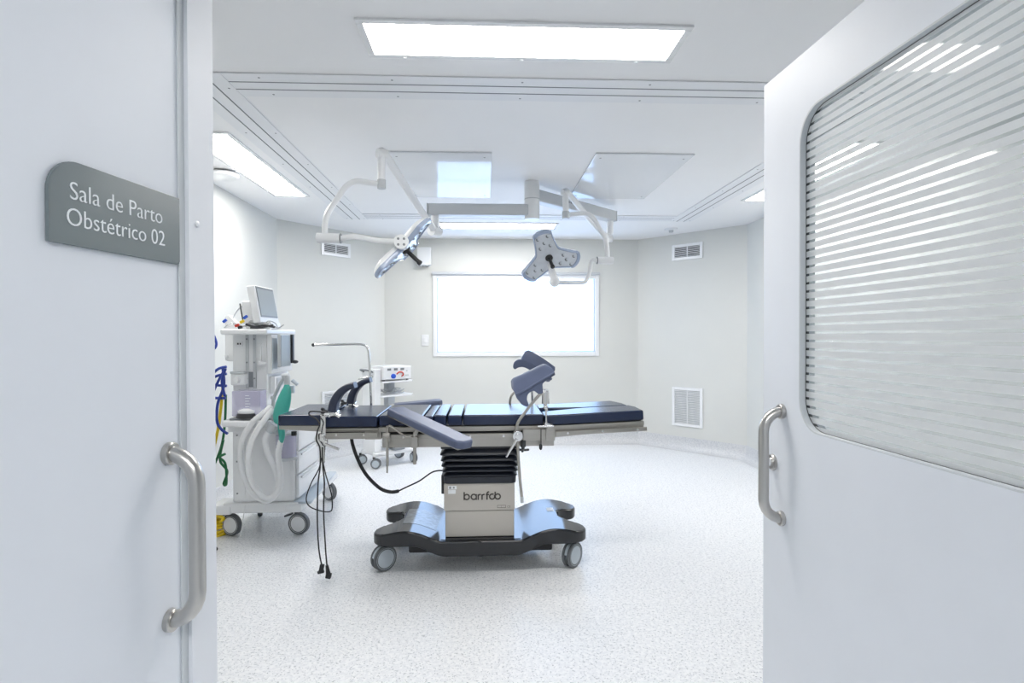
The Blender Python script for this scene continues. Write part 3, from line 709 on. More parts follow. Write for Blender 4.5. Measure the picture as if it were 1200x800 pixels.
mb.box((-0.560, 3.272, 0.80), (0.030, 0.030, 0.048), bev=0.004); mb.cyl((-0.560, 3.262, 0.868), (-0.560, 3.262, 0.64), 0.0075, seg=14); mb.cyl((-0.560, 3.262, 0.66), (-0.562, 3.262, 0.60), 0.005, seg=10)
mb.tube([(-0.560, 3.262, 0.860), (-0.540, 3.255, 0.868), (-0.50, 3.24, 0.842), (-0.45, 3.22, 0.815), (-0.41, 3.21, 0.812)], 0.006, seg=10)
mb.cyl((-0.585, 3.262, 0.815), (-0.545, 3.262, 0.815), 0.015, seg=16, bev=0.003)
mb.cyl((-0.398, 3.205, 0.845), (-0.398, 3.205, 0.660), 0.0095, seg=14, bev=0.002); mb.box((-0.398, 3.205, 0.785), (0.040, 0.036, 0.060), bev=0.005); mb.box((-0.390, 3.205, 0.838), (0.02, 0.022, 0.03), rot=(0, 20, 0), bev=0.003)
mb.build('support_bracket', 'table_steel', ab)
fb = arm_board(aim((-0.64, 3.985, 0.873), (-0.305, 4.06, 0.893)), 0.34, 0.13, 0.036)
mb = MB(); mb.bx(-0.66, -0.57, 3.90, 4.0, 0.855, 0.905, 0.005); mb.cyl((-0.60, 3.92, 0.89), (-0.60, 3.92, 0.79), 0.010, seg=12); mb.cyl((-0.375, 3.93, 0.78), (-0.375, 3.93, 0.70), 0.009, seg=12)
mb.bx(-0.62, -0.36, 3.912, 3.936, 0.78, 0.80, 0.003); mb.build('support_bracket', 'table_steel', fb)

# anaesthesia screen (bent chrome bar)
mb = MB(); mb.tube([(-0.775, 3.895, 0.80), (-0.778, 3.895, 1.0), (-0.788, 3.895, 1.22), (-0.795, 3.895, 1.285), (-0.815, 3.895, 1.315), (-0.86, 3.895, 1.324), (-0.98, 3.895, 1.323), (-1.155, 3.895, 1.320)], 0.0085, seg=14)
sb = mb.build('screen_bar', 'chrome', TB)
MB().sph((-1.160, 3.895, 1.320), 0.012).build('end_knob', 'dark', sb)
mb = MB(); mb.tube([(-0.865, 3.91, 1.087), (-0.80, 3.90, 1.10), (-0.762, 3.90, 1.103)], 0.006, seg=10); mb.cyl((-0.778, 3.895, 1.09), (-0.778, 3.895, 1.115), 0.0125, seg=14)
mb.cyl((-0.775, 3.895, 0.83), (-0.775, 3.895, 0.79), 0.018, seg=16, bev=0.002); mb.build('cross_bar', 'chrome', sb)

# shoulder supports
def shoulder(T):
    a = MB(T)
    P = catmull([(0, 0, 0), (0.012, 0, 0.055), (0.042, 0, 0.105), (0.085, 0, 0.138), (0.130, 0, 0.152)], 5)
    rings = []
    for i, p in enumerate(P):
        tg = (P[min(i + 1, len(P) - 1)] - P[max(i - 1, 0)]).normalized(); nn = Vector((-tg.z, 0, tg.x))
        k = i / (len(P) - 1); th = 0.050 - 0.016 * k; wd = 0.045
        ring = []
        for q in rrect(th, wd * 2, min(th * 0.45, 0.016), 3): ring.append(p + nn * (q[0]) + Vector((0, q[1], 0)))
        rings.append(ring)
    a.loft(rings); o = a.build('shoulder_support', 'pad_dark', TB, ang=40)
    m2 = MB(T); m2.box((0.010, 0.0, -0.012), (0.050, 0.05, 0.024), rot=(0, -15, 0), bev=0.005); m2.cyl((0.015, -0.02, -0.01), (0.045, -0.02, -0.03), 0.012, seg=14)
    m2.box((-0.020, -0.02, -0.025), (0.026, 0.03, 0.012), bev=0.002); m2.build('bracket', 'chrome', o)
    m3 = MB(T); m3.cyl((-0.02, -0.03, 0.0), (-0.045, -0.035, 0.006), 0.008, seg=12)
    for k in range(4):
        q = R(90 * k + 30); m3.sph((-0.048, -0.036 + 0.013 * math.cos(q), 0.006 + 0.013 * math.sin(q)), 0.0095, seg=10)
    m3.build('knob', 'dark', o)
    return o
shoulder(Matrix.Translation((-0.885, 3.34, 0.945)))
shoulder(Matrix.Translation((-0.888, 3.80, 0.938)))
mb = MB(); mb.bx(-0.936, -0.908, 3.268, 3.290, 0.805, 0.93, 0.002); mb.bx(-0.936, -0.895, 3.268, 3.36, 0.923, 0.930, 0.002)
mb.cyl((-0.935, 3.285, 0.800), (-0.935, 3.245, 0.800), 0.030, seg=20, bev=0.003); mb.box((-0.925, 3.262, 0.775), (0.06, 0.03, 0.035), bev=0.005)
mb.cyl((-0.92, 3.245, 0.80), (-0.92, 3.232, 0.80), 0.012, seg=12); mb.box((-0.865, 3.238, 0.757), (0.085, 0.014, 0.013), rot=(0, 22, 0), bev=0.003)
mb.prism([(-0.936, 3.262, 0.765), (-0.905, 3.262, 0.765), (-0.912, 3.262, 0.66), (-0.930, 3.262, 0.66)], (0, 0.012, 0), 0.001)
mb.build('rail_clamp', 'chrome', TB)
mb = MB(); mb.bx(-0.936, -0.908, 3.88, 3.90, 0.805, 0.93, 0.002); mb.box((-0.925, 3.90, 0.79), (0.06, 0.03, 0.05), bev=0.005); mb.build('rail_clamp', 'chrome', TB)

# leg holders (knee crutches)
def crutch(T):
    """side outline in local xz; near lip at y=0, trough rising to y=+0.12"""
    a = MB(T); n = 22; rings = []
    for i in range(n):
        t = i / (n - 1); e = min(1.0, math.sqrt(max(0.0, 1 - (1 - min(1, t / 0.16)) ** 2)) * 0.45 + 0.55, 0.45 + 0.55 * math.sqrt(max(0.0, 1 - (1 - min(1, (1 - t) / 0.12)) ** 2)))
        lx, lz = -0.104 + 0.230 * t, -0.032 + 0.117 * t
        bx_, bz_ = (-0.036 + 0.006 * t) * e, 0.078 * e * (1 - 0.28 * t); dep = 0.14 * e
        top = [(-0.004, 0.0, 0.002), (0.10, 0.10, 0.16), (0.25, 0.26, 0.42), (0.45, 0.52, 0.70), (0.65, 0.78, 0.90), (0.85, 0.95, 1.0), (1.0, 1.0, 0.98)]
        pr = [(q[0] * dep, lx + q[1] * bx_, lz + q[2] * bz_) for q in top]
        un = [(q[0] * dep, lx + q[1] * bx_ + 0.003, lz + q[2] * bz_ - 0.014) for q in top[::-1]]
        rings.append([(x, y, z) for y, x, z in pr + un])
    a.loft(rings)
    a.tube([(-0.106, -0.006, -0.031), (-0.104 + 0.06, -0.008, -0.032 + 0.030), (0.01, -0.008, 0.026), (0.07, -0.008, 0.057), (0.124, -0.006, 0.084)], 0.0065, seg=10)
    fl = [(-0.104, -0.032), (-0.102, -0.046), (-0.090, -0.064), (-0.070, -0.090), (-0.045, -0.102), (-0.034, -0.097), (-0.035, -0.082), (-0.041, -0.062), (-0.037, -0.038), (-0.024, -0.022), (0.0, -0.013), (0.016, -0.025), (0.033, -0.036), (0.050, -0.029), (0.053, -0.005), (0.052, 0.024)]
    sm = catmull([(x, 0, z) for x, z in fl], 3) + [Vector((0.126, 0, 0.083)), Vector((0.01, 0, 0.027))]
    a.prism([(v.x, -0.006, v.z) for v in sm], (0, 0.024, 0), 0.006, 2)
    return a
def leg_holder(P, mirror, parent_rods):
    T = Matrix.Translation(P) @ (Matrix.Diagonal((1, -1, 1, 1)) if mirror else Matrix())
    return T
T1 = Matrix.Translation((0.275, 3.26, 1.075)) @ Matrix.Rotation(R(-3), 4, 'Y')
a = crutch(T1); bmesh.ops.recalc_face_normals(a.bm, faces=a.bm.faces[:])
rod = MB()
rod.tube([(0.205, 3.255, 0.455), (0.190, 3.255, 0.62), (0.180, 3.255, 0.80), (0.178, 3.255, 0.855), (0.190, 3.255, 0.89), (0.245, 3.258, 0.965), (0.305, 3.262, 1.035), (0.325, 3.268, 1.045), (0.345, 3.275, 1.04)], 0.0085, seg=14, n=5)
lh = rod.build('leg_holder', 'table_steel', TB)
MB().cyl((0.206, 3.255, 0.455), (0.207, 3.255, 0.42), 0.0095, seg=12).build('rod_tip', 'grey_light', lh)
mb = MB(); mb.cyl((0.345, 3.275, 1.055), (0.345, 3.275, 0.985), 0.022, seg=18, bev=0.003); mb.cyl((0.345, 3.275, 0.985), (0.350, 3.275, 0.945), 0.010, seg=12)
mb.tube([(0.350, 3.275, 0.95), (0.348, 3.275, 0.90), (0.352, 3.273, 0.86)], 0.0055, seg=10); mb.sph((0.345, 3.275, 0.965), 0.015, seg=12)
mb.box((0.345, 3.30, 1.058), (0.035, 0.04, 0.014), bev=0.003); mb.box((0.345, 3.272, 0.857), (0.095, 0.030, 0.010), bev=0.003); mb.box((0.362, 3.272, 0.865), (0.05, 0.028, 0.016), rot=(0, 20, 0), bev=0.004)
mb.build('joint', 'chrome', lh)
a.build('knee_trough', 'pad_blue', lh, ang=45)
mb = MB(); mb.cyl((0.183, 3.292, 0.805), (0.183, 3.240, 0.805), 0.030, seg=24, bev=0.004); mb.cyl((0.183, 3.240, 0.805), (0.183, 3.228, 0.805), 0.016, seg=16, bev=0.002)
mb.cyl((0.176, 3.230, 0.79), (0.115, 3.225, 0.690), 0.008, 0.006, seg=12, bev=0.001); mb.build('clamp', 'chrome', lh)
# far side leg holder: mirrored, dropping to the right
T2 = Matrix.Translation((0.352, 3.93, 1.150)) @ Matrix.Rotation(R(33), 4, 'Y')
a = MB(T2)
P_ = [(-0.125, 0), (-0.06, 0.004), (0.0, 0.006), (0.06, 0.004), (0.120, 0.0)]
rings = []
lp = catmull([(x, 0, z) for x, z in P_], 4)
for i, p in enumerate(lp):
    k = i / (len(lp) - 1); sc = 1.0 if 0 < k < 1 else 0.8; ws = 1.0 - 0.25 * k
    prof = [(-0.085, -0.010), (-0.088, 0.004), (-0.060, 0.002), (-0.030, -0.012), (0.0, -0.014), (0.030, 0.008), (0.052, 0.046), (0.062, 0.080), (0.076, 0.078), (0.074, 0.045), (0.058, 0.006), (0.030, -0.026), (0.0, -0.040), (-0.035, -0.036), (-0.065, -0.018)]
    rings.append([(p.x, q[0] * ws, p.z + q[1] * sc) for q in prof])
a.loft(rings)
fl = [(-0.110, 0.005), (-0.145, -0.012), (-0.160, -0.045), (-0.148, -0.078), (-0.128, -0.082), (-0.118, -0.062), (-0.090, -0.040), (-0.04, -0.030), (0.02, -0.022), (0.08, -0.02), (0.118, -0.012), (0.118, 0.0)]
sm = catmull([(x, 0, z) for x, z in fl], 3)
a.prism([(v.x, -0.088, v.z) for v in sm], (0, 0.018, 0), 0.005)
rod = MB(); rod.tube([(0.17, 3.915, 0.60), (0.168, 3.915, 0.80), (0.165, 3.915, 0.89), (0.172, 3.915, 0.955), (0.195, 3.917, 0.985), (0.24, 3.922, 1.02), (0.30, 3.93, 1.06)], 0.0085, seg=12, n=5)
lh = rod.build('leg_holder', 'table_steel', TB)
a.build('knee_trough', 'pad_blue', lh, ang=45)
mb = MB(); mb.cyl((0.315, 3.93, 1.10), (0.315, 3.93, 1.04), 0.020, seg=16, bev=0.003); mb.cyl((0.320, 3.93, 1.04), (0.322, 3.93, 0.92), 0.008, seg=12); mb.build('joint', 'chrome', lh)
mb = MB(); mb.cyl((0.166, 3.88, 0.805), (0.166, 3.94, 0.805), 0.030, seg=20, bev=0.004); mb.build('clamp', 'chrome', lh)

# table power lead
mb = MB(); mb.tube([(-0.815, 3.50, 0.775), (-0.81, 3.49, 0.73), (-0.775, 3.47, 0.64), (-0.72, 3.455, 0.545), (-0.64, 3.45, 0.465), (-0.575, 3.45, 0.440), (-0.525, 3.45, 0.445)], 0.0105, seg=12)
pl = mb.build('table_cable', 'black_rubber', TB)
MB().tube([(-0.527, 3.45, 0.445), (-0.47, 3.45, 0.472), (-0.40, 3.45, 0.505), (-0.33, 3.45, 0.553), (-0.285, 3.45, 0.565), (-0.255, 3.45, 0.563)], 0.0045, seg=10).build('thin_lead', 'black_rubber', pl)

# loose cables hung over the head end clamp
mb = MB()
mb.tube([(-0.90, 3.24, 0.95), (-0.945, 3.245, 0.955), (-0.985, 3.245, 0.955), (-0.99, 3.243, 0.938), (-0.95, 3.236, 0.915), (-0.93, 3.230, 0.885), (-0.94, 3.224, 0.85), (-0.945, 3.22, 0.80), (-0.925, 3.215, 0.755), (-0.922, 3.21, 0.66), (-0.935, 3.21, 0.55), (-0.940, 3.21, 0.35), (-0.932, 3.21, 0.19), (-0.918, 3.21, 0.105)], 0.0042, seg=8, n=8)
hc = mb.build('hanging_cables', 'black_rubber'); tag(hc, 'thin black cables with plugs hanging from the head end of the table', 'cable')
mb = MB(); mb.tube([(-0.912, 3.22, 0.76), (-0.908, 3.21, 0.66), (-0.900, 3.21, 0.56), (-0.905, 3.21, 0.40), (-0.896, 3.21, 0.20), (-0.888, 3.21, 0.090)], 0.0042, seg=8, n=8); mb.build('cable_run', 'black_rubber', hc)
mb = MB(); mb.tube([(-0.916, 3.215, 0.70), (-0.93, 3.21, 0.64), (-0.975, 3.21, 0.555), (-1.0, 3.21, 0.475), (-0.98, 3.21, 0.43), (-0.92, 3.21, 0.405), (-0.875, 3.21, 0.40), (-0.858, 3.21, 0.42), (-0.862, 3.21, 0.50), (-0.890, 3.21, 0.60), (-0.912, 3.215, 0.69)], 0.0035, seg=8, n=6); mb.build('cable_loop', 'black_rubber', hc)
mb = MB(); mb.box((-0.918, 3.21, 0.085), (0.024, 0.018, 0.045), rot=(0, 12, 0), bev=0.004); mb.box((-0.922, 3.21, 0.064), (0.036, 0.016, 0.016), rot=(0, -12, 0), bev=0.003); mb.build('plug', 'black_rubber', hc)
mb = MB(); mb.cyl((-0.889, 3.21, 0.10), (-0.882, 3.21, 0.055), 0.008, 0.013, seg=12); mb.box((-0.880, 3.21, 0.042), (0.030, 0.024, 0.03), rot=(0, 12, 0), bev=0.005); mb.build('plug', 'black_rubber', hc)

# ------------------------------------------------------------------ anaesthesia machine
AM = thing('anaesthesia_machine', 'white wheeled anaesthesia machine with clear bellows chamber against the left wall', 'anaesthesia machine', (-1.54, 4.3, 0))
mb = MB(); mb.bx(-1.742, -1.325, 3.99, 4.50, 0.235, 0.775, 0.012); cab = mb.build('cabinet', 'white_plastic', AM)
mb = MB(); mb.bx(-1.72, -1.655, 3.984, 3.992, 0.26, 0.75, 0.002); mb.bx(-1.63, -1.345, 3.984, 3.992, 0.26, 0.75, 0.002); mb.build('side_panel', 'white_metal', cab)
mb = MB()
for z in (0.30, 0.52, 0.70): mb.cyl((-1.706, 3.985, z), (-1.706, 3.979, z), 0.006, seg=10)
mb.build('panel_screws', 'grey_mid', cab)
for z0_, z1_ in ((0.25, 0.41), (0.42, 0.57), (0.58, 0.745)):
    d_ = MB().bx(-1.326, -1.300, 4.02, 4.48, z0_, z1_, 0.010).build('drawer', 'white_metal', AM)
    MB().bx(-1.302, -1.288, 4.06, 4.44, z1_ - 0.028, z1_ - 0.012, 0.004).build('drawer_grip', 'white_plastic', d_)
# base chassis with bumper feet
mb = MB(); mb.bx(-1.80, -1.29, 3.965, 4.55, 0.165, 0.236, 0.015); mb.bx(-1.885, -1.74, 3.955, 4.16, 0.155, 0.225, 0.02); mb.bx(-1.38, -1.262, 3.955, 4.92, 0.165, 0.225, 0.02)
mb.build('chassis', 'white_metal', AM)
mb = MB(); mb.prism([(-1.33, 3.98, 0.222), (-1.205, 3.98, 0.222), (-1.262, 4.86, 0.222), (-1.33, 4.86, 0.222)], (0, 0, 0.016), 0.005); lab(mb.build('foot_tray', 'tray', AM), 'pale blue grey foot tray')
for x, y, yw, br in ((-1.762, 4.02, 72, True), (-1.302, 4.02, 78, True), (-1.315, 4.84, 55, False), (-1.74, 4.46, 20, False)):
    caster(AM, x, y, 0.075, yw, 0.05, False, 'grey_light', 0.17, 'white_plastic', br)
# ledge
mb = MB(); mb.prism([(-1.755, 3.86, 0.775), (-1.60, 3.83, 0.775), (-1.44, 3.84, 0.775), (-1.33, 3.93, 0.775), (-1.315, 4.50, 0.775), (-1.755, 4.50, 0.775)], (0, 0, 0.045), 0.014, 3); led = mb.build('work_ledge', 'white_metal', AM)
mb = MB(); mb.bx(-1.742, -1.34, 3.92, 4.4, 0.73, 0.776, 0.008); mb.build('ledge_support', 'white_plastic', AM)
# bellows chamber
mb = MB(); mb.bx(-1.690, -1.500, 3.865, 3.975, 0.845, 1.015, 0.008); lab(mb.build('bellows_chamber', 'lilac', AM), 'clear lilac bellows chamber')
mb = MB(); mb.lathe([(0.085, 0), (0.085, 0.030), (0.078, 0.034)], (-1.595, 3.925, 0.832), seg=32); ch = mb.build('bellows_disc', 'dark', AM)
mb = MB(); mb.lathe([(0.080, 0.034), (0.082, 0.05), (0.062, 0.066), (0, 0.068)], (-1.595, 3.925, 0.832), seg=32); mb.build('bellows_cap', 'white_plastic', AM)
mb = MB(); mb.bx(-1.705, -1.48, 3.86, 3.985, 0.818, 0.834, 0.006); mb.build('chamber_base', 'grey_mid', AM)
mb = MB()
for k in range(5): mb.bx(-1.60, -1.575 + 0.008 * (k % 2), 3.8635, 3.8648, 0.91 + 0.018 * k, 0.913 + 0.018 * k)
mb.build('scale_marks', 'white_plastic', AM)
mb = MB(); mb.cyl((-1.53, 3.90, 0.845), (-1.44, 3.90, 0.85), 0.032, seg=20, bev=0.004); mb.cyl((-1.44, 3.90, 0.85), (-1.40, 3.90, 0.85), 0.024, seg=18); mb.build('gas_port', 'white_plastic', AM)
# tower
mb = MB(); mb.bx(-1.735, -1.502, 3.99, 4.42, 0.815, 1.405, 0.008); tw = mb.build('tower', 'white_plastic', AM)
mb = MB(); mb.bx(-1.76, -1.455, 3.86, 4.44, 1.390, 1.428, 0.012, 3); mb.build('top_shelf', 'white_metal', AM)
for x in (-1.635, -1.585): MB().bx(x - 0.010, x + 0.010, 3.982, 3.991, 1.02, 1.39, 0.002).build('mounting_track', 'grey_light', AM)
mb = MB()
for x in (-1.635, -1.585):
    for z in (1.09, 1.20, 1.36): mb.cyl((x, 3.983, z), (x, 3.978, z), 0.006, seg=10)
mb.build('track_screws', 'grey_mid', AM)
mb = MB(); mb.bx(-1.71, -1.665, 3.984, 3.991, 1.31, 1.345, 0.002); mb.build('socket_plate', 'white_metal', AM)
mb = MB(); mb.bx(-1.70, -1.69, 3.981, 3.985, 1.322, 1.334); mb.bx(-1.683, -1.675, 3.981, 3.985, 1.322, 1.334); mb.build('sockets', 'dark', AM)
mb = MB(); mb.bx(-1.722, -1.63, 3.925, 3.992, 1.05, 1.125, 0.006); kb = mb.build('vacuum_regulator', 'white_metal', AM)
mb = MB(); mb.bx(-1.724, -1.628, 3.92, 3.99, 1.125, 1.142, 0.003); mb.build('regulator_top', 'grey_light', kb)
mb = MB(); mb.cyl((-1.678, 3.927, 1.085), (-1.678, 3.902, 1.085), 0.022, 0.019, seg=20, bev=0.003); mb.build('regulator_knob', 'white_plastic', kb)
mb = MB(); mb.bx(-1.628, -1.575, 3.984, 3.991, 1.03, 1.135); mb.build('recess', 'grey_mid', AM)
mb = MB(); mb.bx(-1.555, -1.535, 3.975, 3.991, 1.19, 1.33, 0.003); mb.cyl((-1.545, 3.97, 1.20), (-1.52, 3.94, 1.19), 0.014, seg=12); mb.sph((-1.515, 3.945, 1.195), 0.018, (1.4, 1, 0.8), 12); mb.build('suction_valve', 'white_metal', AM)
# tower front face (towards the table): flowmeter panel and ventilator screen
mb = MB(); mb.bx(-1.502, -1.470, 3.985, 4.40, 1.12, 1.392, 0.006); ff = mb.build('front_panel', 'white_metal', AM)
mb = MB(); mb.bx(-1.472, -1.466, 3.998, 4.085, 1.15, 1.365, 0.002); mb.build('flowmeter_glass', 'tray', ff)
mb = MB(); mb.bx(-1.502, -1.465, 4.03, 4.30, 0.98, 1.10, 0.006); mb.build('vaporiser_block', 'white_metal', AM)
mb = MB(); mb.bx(-1.466, -1.460, 4.06, 4.22, 1.03, 1.085, 0.003); mb.build('vaporiser_window', 'grey_light', AM)
mb = MB(); mb.bx(-1.425, -1.402, 3.965, 4.17, 1.165, 1.392, 0.006); vs = mb.build('ventilator_display', 'grey_light', AM)
mb = MB(); mb.bx(-1.4025, -1.399, 3.972, 4.155, 1.172, 1.386, 0.001); mb.build('display_screen', 'screen', vs)
mb = MB(); mb.bx(-1.425, -1.385, 4.165, 4.20, 1.185, 1.392, 0.006); mb.sph((-1.372, 4.17, 1.195), 0.018, (1.3, 1, 0.7), 12); mb.build('display_grip', 'dark', vs)
mb = MB(); mb.bx(-1.47, -1.43, 4.10, 4.20, 1.22, 1.32, 0.004); mb.build('display_arm', 'white_plastic', vs)
# rear boom panel at the left
mb = MB(); mb.prism([(-1.805, 4.12, 1.20), (-1.77, 4.12, 1.22), (-1.75, 4.12, 1.40), (-1.76, 4.12, 1.47), (-1.815, 4.12, 1.53), (-1.845, 4.12, 1.52), (-1.845, 4.12, 1.21)], (0, 0.05, 0), 0.006)
mb.bx(-1.80, -1.74, 4.12, 4.17, 1.40, 1.43, 0.004); mb.cyl((-1.83, 4.145, 1.24), (-1.83, 4.11, 1.24), 0.012, seg=12); mb.build('rear_bracket', 'white_metal', AM)
# breathing arm and bag
mb = MB(); mb.tube([(-1.415, 3.86, 0.82), (-1.415, 3.86, 0.93), (-1.413, 3.86, 0.975)], 0.012, seg=12); mb.tube([(-1.413, 3.86, 0.965), (-1.36, 3.83, 1.06), (-1.315, 3.80, 1.115)], 0.012, seg=12, smooth=False)
mb.cyl((-1.33, 3.80, 1.12), (-1.29, 3.79, 1.12), 0.018, seg=14, bev=0.003); mb.cyl((-1.30, 3.79, 1.125), (-1.298, 3.79, 1.06), 0.019, seg=16, bev=0.003); mb.cyl((-1.415, 3.86, 0.96), (-1.412, 3.86, 0.98), 0.018, seg=14)
ba = mb.build('bag_arm', 'grey_light', AM)
mb = MB(); mb.box((-1.27, 3.80, 1.03), (0.03, 0.03, 0.05), bev=0.004); mb.cyl((-1.27, 3.80, 1.09), (-1.235, 3.80, 1.06), 0.012, seg=12); mb.build('relief_valve', 'tray', ba)
pts = [(-1.298, 3.78, 1.062), (-1.298, 3.775, 1.03), (-1.310, 3.77, 0.97), (-1.328, 3.765, 0.90), (-1.345, 3.76, 0.84), (-1.355, 3.758, 0.81)]
rad = lambda t: [0.016, 0.019, 0.034, 0.046, 0.050, 0.046, 0.034, 0.018, 0.012][min(8, int(t * 8.99))]
P_ = catmull(pts, 6); mb = MB(); rings = []
prof_r = [0.016, 0.022, 0.033, 0.042, 0.047, 0.047, 0.042, 0.030, 0.014]
for i, p in enumerate(P_):
    t_ = i / (len(P_) - 1) * 8; k = min(7, int(t_)); rr2 = prof_r[k] + (prof_r[k + 1] - prof_r[k]) * (t_ - k)
    tg = (P_[min(i + 1, len(P_) - 1)] - P_[max(i - 1, 0)]).normalized(); sd = tg.cross(Vector((0, 1, 0))).normalized(); dp = tg.cross(sd)
    rings.append([p + sd * math.cos(2 * math.pi * q / 20) * rr2 + dp * math.sin(2 * math.pi * q / 20) * rr2 * 0.62 for q in range(20)])
mb.loft(rings); lab(mb.build('breathing_bag', 'teal', AM, ang=60), 'teal green breathing bag')
# breathing hoses
def corrugated(pts, r, name='breathing_hose', par=AM):
    P = catmull(pts, 14); L = len(P)
    b_ = MB(); b_.tube(P, lambda t: r * (1.0 + 0.05 * math.cos(t * L * 2.2)), seg=14, smooth=False)
    return b_.build(name, 'hose_white', par, ang=80)
Yh = 3.80
def H(px, py, Y=Yh):   # metres on the hose plane
    return (Y * (px - 569) / 667 * 1.0, Y, 1.38 - Y * (py - 393) / 667)
corrugated([H(322, 474, 3.84), H(313, 482), H(300, 493), H(290, 511), H(287, 530), H(290, 552), H(300, 573), H(314, 583), H(326, 577), H(330, 563), H(326, 546), H(318, 528), H(315, 512), H(320, 502)], 0.0185)
corrugated([H(324, 477, 3.80), H(314, 490, 3.76), H(303, 507, 3.75), H(296, 530, 3.74), H(298, 556, 3.74), H(308, 574, 3.74), H(320, 580, 3.74), H(330, 571, 3.75), H(332, 552, 3.76), H(330, 530, 3.77), H(333, 513, 3.78)], 0.0185)
mb = MB(); mb.tube([H(333, 516, 3.775), H(334, 508, 3.775), H(333, 498, 3.775), H(331, 490, 3.77)], lambda t: 0.012 + 0.009 * math.sin(t * 3.1), seg=14); lab(mb.build('bag_neck', 'teal', AM), 'teal green bag neck')
mb = MB(); mb.cyl(H(319, 503), H(325, 495), 0.026, seg=18, bev=0.003); mb.cyl(H(322, 500), H(326, 494), 0.034, seg=18, bev=0.003); mb.box((-1.40, 3.86, 0.76), (0.10, 0.10, 0.05), bev=0.008); mb.build('hose_connector', 'grey_light', AM)
mb = MB(); mb.lathe([(0.060, 0), (0.066, 0.006), (0.066, 0.16), (0.06, 0.168)], (-1.345, 3.90, 0.555), seg=28); lab(mb.build('absorber_canister', 'lilac', AM), 'clear lilac absorber canister')
mb = MB(); mb.lathe([(0.068, 0), (0.070, 0.01), (0.070, 0.02)], (-1.345, 3.90, 0.548), seg=28); mb.lathe([(0.070, 0), (0.070, 0.012)], (-1.345, 3.90, 0.722), seg=28); mb.build('canister_rings', 'grey_light', AM)
mb = MB(); mb.cyl((-1.28, 3.86, 0.745), (-1.28, 3.86, 0.715), 0.018, seg=16, bev=0.003); lab(mb.build('lever_knob', 'black_rubber', AM), 'black lever knob')
mb = MB(); mb.tube([H(292, 588, 3.9), H(290, 600, 3.9), H(288, 614, 3.9), H(286, 624, 3.9)], 0.003, seg=8); mb.build('drain_tube', 'hose_white', AM)

# patient monitor on the shelf
PM = thing('patient_monitor', 'white patient monitor with a grey screen standing on top of the anaesthesia machine', 'monitor', (-1.56, 4.05, 1.428))
Tm = Matrix.Translation((-1.50, 4.05, 1.472)) @ Matrix.Rotation(R(-10), 4, 'Y')
mb = MB(Tm); mb.bx(-0.05, 0.0, -0.175, 0.175, 0.0, 0.255, 0.010, 3); mb.build('housing', 'white_plastic', PM)
mb = MB(Tm); mb.bx(-0.001, 0.003, -0.150, 0.155, 0.038, 0.248, 0.001); sc = mb.build('bezel', 'screen_edge', PM)
mb = MB(Tm); mb.bx(0.0025, 0.0045, -0.142, 0.147, 0.050, 0.232, 0.0005); mb.build('screen', 'screen', sc)
mb = MB(); mb.bx(-1.66, -1.545, 3.96, 4.16, 1.465, 1.62, 0.012); mb.build('rear_module', 'white_plastic', PM)
mb = MB(); mb.bx(-1.64, -1.465, 3.97, 4.15, 1.4285, 1.478, 0.010); mb.build('monitor_foot', 'white_plastic', PM)
# lead cables piled on the shelf
cb = thing('monitor_leads', 'tangle of grey patient leads with coloured clips on the machine shelf', 'cables', (-1.62, 3.90, 1.428))
mb = MB()
for k in range(6):
    x0 = -1.74 + 0.035 * k; pts = []
    for j in range(7): pts.append((x0 + 0.034 * j + random.uniform(-.012, .012), 3.890 + 0.01 * (k % 3) + random.uniform(-0.006, 0.02), 1.435 + 0.050 * abs(math.sin(j * 0.9 + k)) * random.uniform(0.5, 1)))
    mb.tube(pts, 0.0036, seg=7)
mb.build('lead_wires', 'cable_grey', cb)
mb = MB(); mb.tube([(-1.60, 3.885, 1.46), (-1.54, 3.885, 1.442), (-1.48, 3.885, 1.453), (-1.41, 3.885, 1.440)], 0.008, seg=8); mb.tube([(-1.57, 3.882, 1.436), (-1.50, 3.882, 1.438), (-1.42, 3.883, 1.455)], 0.006, seg=8); mb.build('dark_lead', 'dark', cb)
for nm, mt, x, z in (('red_clip', 'red', -1.655, 1.46), ('yellow_clip', 'yellow', -1.622, 1.485), ('black_clip', 'dark', -1.635, 1.447), ('blue_clip', 'cable_blue', -1.60, 1.515), ('blue_clip', 'cable_blue', -1.735, 1.49), ('white_clip', 'white_plastic', -1.70, 1.47)):
    MB().box((x, 3.878, z - 0.008), (0.030, 0.016, 0.018), rot=(0, random.uniform(-40, 40), 0), bev=0.004).build(nm, mt, cb)
mb = MB(); mb.tube([(-1.80, 4.14, 1.50), (-1.74, 4.10, 1.57), (-1.68, 4.07, 1.60), (-1.63, 4.06, 1.595)], 0.004, seg=8); mb.tube([(-1.76, 4.08, 1.53), (-1.71, 4.06, 1.575), (-1.65, 4.05, 1.59)], 0.003, seg=8); mb.build('signal_cord', 'cable_grey', cb)
mb = MB(); mb.tube([(-1.655, 3.925, 1.60), (-1.645, 3.92, 1.55), (-1.635, 3.92, 1.49)], 0.005, seg=8); mb.build('probe_cord', 'dark', cb)

